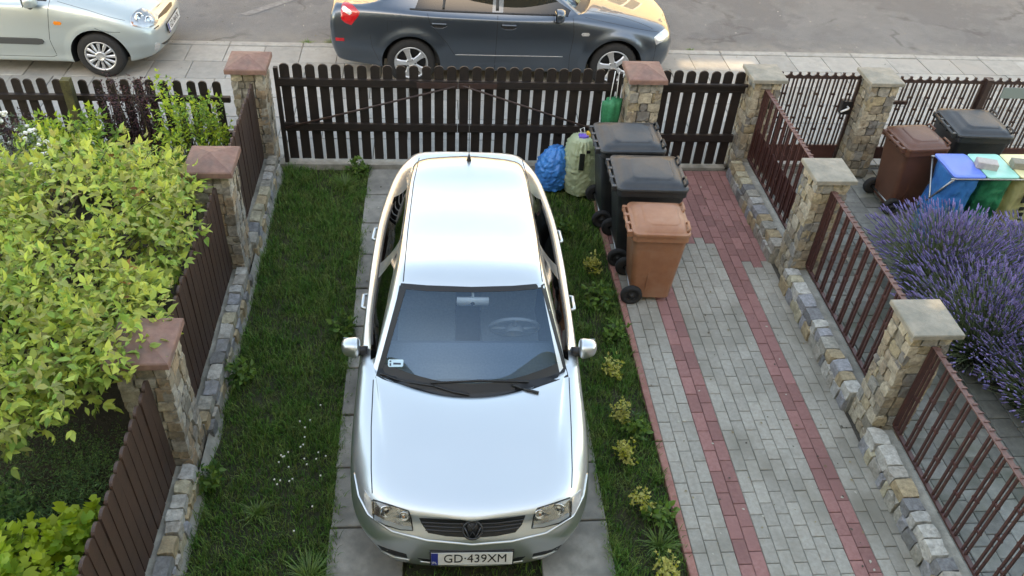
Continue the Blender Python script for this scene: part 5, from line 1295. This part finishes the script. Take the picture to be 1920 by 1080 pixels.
for k, (x, y, rx_, rz_, lab) in enumerate(((-5.42, 2.16, .20, .62, 'dark red barberry with one tall shoot in front of the street picket fence'),
                                     (-5.17, 2.22, .17, .62, 'dark red barberry nearest the bright yellow green shrub'),
                                     (-6.25, 1.95, .42, .42, 'wide low dark red barberry at the left edge by the street fence'))):
    shrub('barberry_shrub', lab, 'shrub', (x, y, 0), [(x, y, .56 if k < 2 else .42, rx_, .20, rz_), (x+.05, y-.12, .30, rx_*1.2, .2, .32)], 420 if k < 2 else 620, 3, .08, .030, .6, LB, [.45, .55], bark, 50, 10+k, .75, .3)
LG = [leaf_mat('silver_leaf', (.17, .21, .15), .01, .25, .2), leaf_mat('grey_green_leaf', (.09, .125, .075), .01, .3, .2)]
t = shrub('flowering_shrub', 'silvery grey green shrub with tiny white flowers behind the large bush', 'shrub', (-6.25, 1.05, 0), [(-6.25, 1.05, .80, .55, .45, .50), (-6.75, .95, .62, .45, .4, .4)], 620, 3, .10, .040, .35, LG, [.5, .5], bark, 50, 21, .6, .5)
P, _n = shell_pts([(-6.25, 1.05, .84, .58, .48, .47), (-6.75, .95, .66, .48, .42, .42)], 260, .9, .5, np.random.default_rng(3))
b = MB()
for p in P: b.stone((p[0]+6.25, p[1]-1.05, p[2]), (.014, .014, .010), rng, None, 0, .3)
b.build('blossom', mat('white_petal', (.72, .72, .66), rough=.7), t)
LC = [leaf_mat('bright_currant_leaf', (.44, .55, .06), .01, .2, .45), leaf_mat('currant_leaf', (.26, .40, .05), .015, .3, .4)]
shrub('currant_bush', 'bright lime green lobed leaf bush in the lower left corner beside the fence', 'bush', (-4.75, -3.0, 0), [(-4.75, -3.05, .32, .55, .50, .34), (-4.42, -2.62, .42, .20, .14, .14), (-5.1, -2.95, .35, .4, .4, .3)], 380, 2, .09, .082, .95, LC, [.5, .5], gstem, 40, 31, .6, .45, LOBE_V, LOBE_F, .25)
LF = [leaf_mat('fern_leaf', (.13, .24, .07), .015, .3, .3), leaf_mat('dark_fern_leaf', (.075, .16, .06), .015, .3, .2)]
shrub('feathery_plant', 'dark green feathery plant in the shade between the fence and the bush', 'plant', (-4.55, -2.15, 0), [(-4.50, -2.15, .24, .36, .5, .28), (-4.9, -2.1, .22, .5, .55, .26)], 1500, 4, .12, .020, .4, LF, [.4, .6], gstem, 30, 41, .6, .35, zmin=.02)
shrub('leafy_plant', 'dark bluish green plant under the large bush at the left edge', 'plant', (-5.2, -2.4, 0), [(-5.15, -2.4, .20, .32, .32, .25)], 260, 3, .10, .055, .5, LF, [.3, .7], gstem, 24, 43, .5, .35, zmin=.02)
# lavender ---------------------------------------------------------
MT['lav'] = leaf_mat('lavender_flower', (.205, .17, .36), .02, .4, .1, .8); MT['lavs'] = leaf_mat('lavender_stem', (.20, .26, .13), .02, .3, .2); MT['lavl'] = leaf_mat('lavender_leaf', (.12, .155, .09), .02, .35, .2)
def lavender(label, x, y, rad, h, n, seed, lean=(0, 0)):
    rs = np.random.default_rng(seed); t = thing('lavender_plant', label, 'plant', (x, y, 0), 0, None)
    th = rs.uniform(0, 2*np.pi, n); q = rs.random(n)**.6; el = R(88)-q*R(58)
    d = np.stack([np.cos(th)*np.cos(el)+lean[0], np.sin(th)*np.cos(el)+lean[1], np.sin(el)], 1); d = unit(d)
    B = np.stack([np.cos(th)*rad*.38*q, np.sin(th)*rad*.38*q, np.full(n, .12)], 1); ln = h*rs.uniform(.75, 1.15, n)*(1+.25*q)
    side = unit(np.cross(d, rs.normal(size=d.shape)))
    mid = B+d*(ln*.55)[:, None]+side*.02; tip = B+d*ln[:, None]+np.array([0, 0, -.05])*q[:, None]
    # stems: thin 3-sided strips
    wv = unit(np.cross(d, np.array([0, 0, 1.])+1e-3))*.0024; wu = np.cross(wv, d)
    V = np.stack([B-wv, B+wv, B+wu, mid-wv, mid+wv, mid+wu, tip-wv*.7, tip+wv*.7, tip+wu*.7], 1)
    f = np.array([(0, 1, 4, 3), (1, 2, 5, 4), (2, 0, 3, 5), (3, 4, 7, 6), (4, 5, 8, 7), (5, 3, 6, 8)])
    me = np_mesh('stems', V.reshape(-1, 3), (f[None]+(np.arange(n)*9)[:, None, None]).reshape(-1, 4), [MT['lavs']], None, True); link(bpy.data.objects.new('stems', me), t)
    # flower spikes: stack of whorls
    dt = unit(tip-mid); a = unit(np.cross(dt, np.array([.3, .2, 1.]))); c = np.cross(dt, a); sl = rs.uniform(.035, .07, n); prof = [(-.15, .0), (.0, .008), (.12, .0045), (.25, .0095), (.38, .005), (.5, .0095), (.65, .005), (.78, .0075), (1, .001)]
    V = []
    for u, r in prof:
        for k in range(5):
            an = 2*np.pi*k/5+u*2; rr_ = r*.82*rs.uniform(.7, 1.3, (n, 1)); V.append(tip+dt*(sl*u)[:, None]+(a*np.cos(an)+c*np.sin(an))*rr_)
    V = np.stack(V, 1); f = np.array([(i*5+k, i*5+(k+1) % 5, i*5+5+(k+1) % 5, i*5+5+k) for i in range(len(prof)-1) for k in range(5)])
    me = np_mesh('flower_spikes', V.reshape(-1, 3), (f[None]+(np.arange(n)*len(prof)*5)[:, None, None]).reshape(-1, 4), [MT['lav']], None, False); link(bpy.data.objects.new('flower_spikes', me), t)
    # leaves at the base
    m_ = n*2; th = rs.uniform(0, 2*np.pi, m_); q = rs.random(m_)**.5; el = R(85)-q*R(55); d = np.stack([np.cos(th)*np.cos(el), np.sin(th)*np.cos(el), np.sin(el)], 1)
    P = np.stack([np.cos(th)*rad*.5*q, np.sin(th)*rad*.5*q, .03+.22*rs.random(m_)*(1.1-q*.5)], 1)
    me = leaf_mesh('leaves', [MT['lavl']], P, d, unit(rs.normal(size=d.shape)), rs.uniform(.07, .15, m_), .10); link(bpy.data.objects.new('leaves', me), t)
lavender('lavender clump next to the bag stand and the middle railing', 2.82, .12, .78, .52, 1700, 1)
lavender('lavender clump at the right edge below the yellow bag', 3.70, -.05, .75, .50, 1500, 2)
lavender('lavender clump beside the pale beige pillar, spreading over the railing side', 2.76, -.80, .82, .54, 1800, 3)
lavender('greener lavender clump at the far right edge beside the pillar level', 3.70, -.95, .80, .52, 1500, 4)
lavender('lowest lavender clump above the lower right railing', 3.0, -1.5, .70, .46, 1300, 5)
# small plants along the path edge -----------------------------------
LE = [leaf_mat('variegated_leaf', (.50, .48, .14), .012, .2, .35), leaf_mat('yellow_leaf', (.38, .38, .05), .012, .25, .35)]
edge = [(-.66, .47, .10, 'pale variegated little shrub in the grass beside the brown bin'), (-.69, -.93, .11, 'pale cream little shrub level with the car mirror'), (-.72, -1.43, .10, 'yellow little shrub level with the car bonnet rear edge'),
        (-.75, -1.84, .10, 'yellow little shrub level with the middle of the car bonnet'), (-.70, -2.30, .12, 'yellow little shrub level with the car headlight'), (-.645, -2.86, .13, 'cream little shrub at the bottom edge beside the path')]
for k, (x, y, r_, lab) in enumerate(edge):
    shrub('edge_shrub', lab, 'plant', (x, y, 0), [(x, y, .09, r_*.75, r_*.75, .09), (x+.03, y-.07, .06, .05, .05, .05)], 46, 2, .05, .032, .62, LE, [.6, .4], gstem, 8, 60+k, .7, .3, spread=.03, zmin=.02)
LW = [leaf_mat('weed_leaf', (.12, .22, .04), .015, .25, .35), leaf_mat('weed_dark_leaf', (.06, .13, .03), .015, .25, .3)]
weeds = [(-.66, -.02, .15, 'large leaved green weed in the grass beside the brown bin wheel'), (-.60, -.50, .11, 'broad leaved weed at the path edge above the car mirror'), (-.60, -1.60, .12, 'spreading green weed at the path edge between two yellow little shrubs'), (-.60, -2.42, .10, 'green weed below the lowest but one yellow little shrub'),
         (-.86, 1.10, .10, 'small weed in the dark grass beside the black bins'), (-3.80, -.95, .13, 'leafy weed at the foot of the left wall by the middle of the fence'), (-3.82, -2.0, .10, 'bright weed at the foot of the left wall near the red capped pillar'), (-2.98, -.40, .10, 'small weed at the slab edge left of the car'), (-3.0, 2.22, .10, 'grey green weed at the gate threshold on the left')]
for k, (x, y, r_, lab) in enumerate(weeds):
    shrub('weed', lab, 'plant', (x, y, 0), [(x, y, .07, r_, r_, .09)], 26, 2, .06, .065, .55, LW, [.5, .5], gstem, 6, 80+k, .6, .2, spread=.03, zmin=.01)
# grass -------------------------------------------------------------------
def grass(name, regions, dens, seed, m, hmin, hmax, keep=None):
    rs = np.random.default_rng(seed); PP = []; HH = []
    for (x0, x1, y0, y1, k) in regions:
        n = int((x1-x0)*(y1-y0)*dens*k); p = np.stack([rs.uniform(x0, x1, n), rs.uniform(y0, y1, n)], 1)
        f = np.array([mnoise.noise((a*2.3, b_*2.3, seed)) for a, b_ in p]); g = np.array([mnoise.noise((a*9, b_*9, seed+3)) for a, b_ in p])
        ok = rs.random(n) < np.clip(.78+.55*f+.45*g, .12, 1); PP.append(p[ok]); HH.append((hmin+(hmax-hmin)*rs.random(n)**1.6*np.clip(.9+.9*f+.5*g, .35, 1.9))[ok])
    p = np.concatenate(PP); h = np.concatenate(HH); n = len(p); B = np.concatenate([p, np.full((n, 1), -.045)], 1)
    th = rs.uniform(0, 2*np.pi, n); d = np.stack([np.cos(th), np.sin(th), np.zeros(n)], 1); wv = np.stack([-np.sin(th), np.cos(th), np.zeros(n)], 1)*(rs.uniform(.0016, .0032, n))[:, None]
    bend = rs.uniform(.15, .95, n)[:, None]*h[:, None]; up_ = np.array([0, 0, 1.])*h[:, None]
    m1 = B+up_*.45+d*bend*.18; m2 = B+up_*.82+d*bend*.55; tp = B+up_*(1.0-.25*rs.random(n)[:, None])+d*bend
    V = np.stack([B-wv, B+wv, m1-wv, m1+wv, m2-wv*.7, m2+wv*.7, tp], 1); f = np.array([(0, 1, 3), (0, 3, 2), (2, 3, 5), (2, 5, 4), (4, 5, 6)])
    me = np_mesh(name, V.reshape(-1, 3), (f[None]+(np.arange(n)*7)[:, None, None]).reshape(-1, 3), [m], None, True)
    o = bpy.data.objects.new(name, me); link(o); return tag(o, kind='stuff')
gm = mat('grass_blade', (.065, .165, .028), (.115, .235, .042), 3.5, .55, island=.5, hue=.025, trans=.35, c3=(.17, .22, .07), s3=7, spec=.3)
o = grass('grass', [(-3.86, -2.90, -4.6, 2.32, 1), (-.985, -.455, -4.6, 2.32, 1), (-2.43, -1.46, -4.6, -2.5, .25), (-2.43, -1.46, -2.5, 2.3, .08), (-2.97, -2.86, -4.2, 2.3, .7), (-1.0, -.93, -4.2, 2.3, .8)], 9000, 4, gm, .03, .10)
tag(o, 'dark green grass of the lawn strips beside the car and the path', 'grass')
# longer tufts
def tuft(label, x, y, r_, h, n, seed):
    rs = np.random.default_rng(seed); th = rs.uniform(0, 2*np.pi, n); q = rs.random(n); B = np.stack([np.cos(th)*r_*.25*q, np.sin(th)*r_*.25*q, np.full(n, -.05)], 1)
    d = np.stack([np.cos(th), np.sin(th), np.zeros(n)], 1); hh = (h*rs.uniform(.6, 1.1, n))[:, None]; out = (r_*rs.uniform(.3, 1.1, n))[:, None]; wv = np.stack([-np.sin(th), np.cos(th), np.zeros(n)], 1)*.0035
    pts = [B, B+np.array([0, 0, .5])*hh+d*out*.25, B+np.array([0, 0, .85])*hh+d*out*.65, B+np.array([0, 0, .8])*hh+d*out]
    V = np.stack([pts[0]-wv, pts[0]+wv, pts[1]-wv, pts[1]+wv, pts[2]-wv*.7, pts[2]+wv*.7, pts[3]], 1); f = np.array([(0, 1, 3), (0, 3, 2), (2, 3, 5), (2, 5, 4), (4, 5, 6)])
    me = np_mesh('grass_tuft', V.reshape(-1, 3), (f[None]+(np.arange(n)*7)[:, None, None]).reshape(-1, 3), [MT['tuft']], None, True)
    o = bpy.data.objects.new('grass_tuft', me); link(o); o.location = (x, y, 0); tag(o, label, 'grass tuft')
MT['tuft'] = mat('tuft_blade', (.09, .17, .03), (.12, .20, .04), 6, .5, island=.3, hue=.015, trans=.3)
tuft('large long bladed grass tuft at the slab edge, bottom of the left lawn', -3.03, -2.78, .20, .13, 120, 1)
tuft('grass tuft in the middle of the left lawn, level with the car bonnet', -3.45, -2.25, .14, .09, 70, 2)
tuft('grass tuft in the left lawn near the gate, beside the slabs', -3.15, 1.95, .2, .15, 130, 3)
tuft('grass tuft beside the path edging at the bottom', -.62, -2.62, .16, .12, 90, 4)
tuft('small grass tuft at the kerb behind the dark car', -3.95, 5.62, .13, .07, 60, 5)
tuft('small grass tuft at the kerb in front of the dark car', 1.58, 5.63, .09, .06, 50, 6)
tuft('grass tuft on the road edge at the tail of the dark car', -3.62, 5.66, .14, .07, 60, 7)
# clover heads
cm = None; rs = random.Random(12)
for k in range(26):
    x = rs.uniform(-3.35, -2.98); y = rs.choice([rs.uniform(-2.5, -1.2), rs.uniform(-2.1, -1.7)])
    if cm is None:
        b = MB(); b.stone((0, 0, .075), (.0055, .0055, .005), rs, None, 0, .2); b.tube([(0, 0, -.045), (.004, 0, .07)], .0012, 4, 1); cm = b.mesh('clover_flower', [mat('clover_white', (.65, .65, .58), rough=.8), MT['lavs']])
    o = bpy.data.objects.new('clover_flower', cm); link(o); o.location = (x, y, rs.uniform(-.01, .01)); tag(o, 'tiny white clover flower in the lawn left of the car', 'clover', 'white clover flowers in the left lawn')

# leaf litter, sand and petals lying on the path, the slabs and the pavement
rs = np.random.default_rng(77); n = 420; P = np.zeros((n, 3)); P[:, 0] = np.concatenate([rs.uniform(-.42, 1.15, 170), rs.uniform(-2.9, -2.45, 50), rs.uniform(-9, 6, 200)]); P[:, 1] = np.concatenate([rs.uniform(-3.3, 2.2, 170), rs.uniform(-3.2, 2.2, 50), rs.uniform(4.6, 7.6, 200)])
P[:, 2] = np.where(P[:, 1] > 5.6, -.022, .006); th = rs.uniform(0, 6.28, n); D = np.stack([np.cos(th), np.sin(th), rs.uniform(0, .2, n)], 1)
lm_ = [mat('dry_leaf', (.22, .17, .09), rough=.8, island=.4), mat('pale_petal', (.42, .40, .33), rough=.8), mat('dark_leaf', (.06, .05, .035), rough=.8, island=.4)]
me = leaf_mesh('leaf_litter', lm_, P, D, np.tile(np.array([[0, 0, 1.]]), (n, 1)), rs.uniform(.008, .03, n), .7, rs.integers(0, 3, n)); o = bpy.data.objects.new('leaf_litter', me); link(o); tag(o, 'scattered dry leaves, petals and crumbs on the paving and the road', 'leaf litter', kind='stuff')
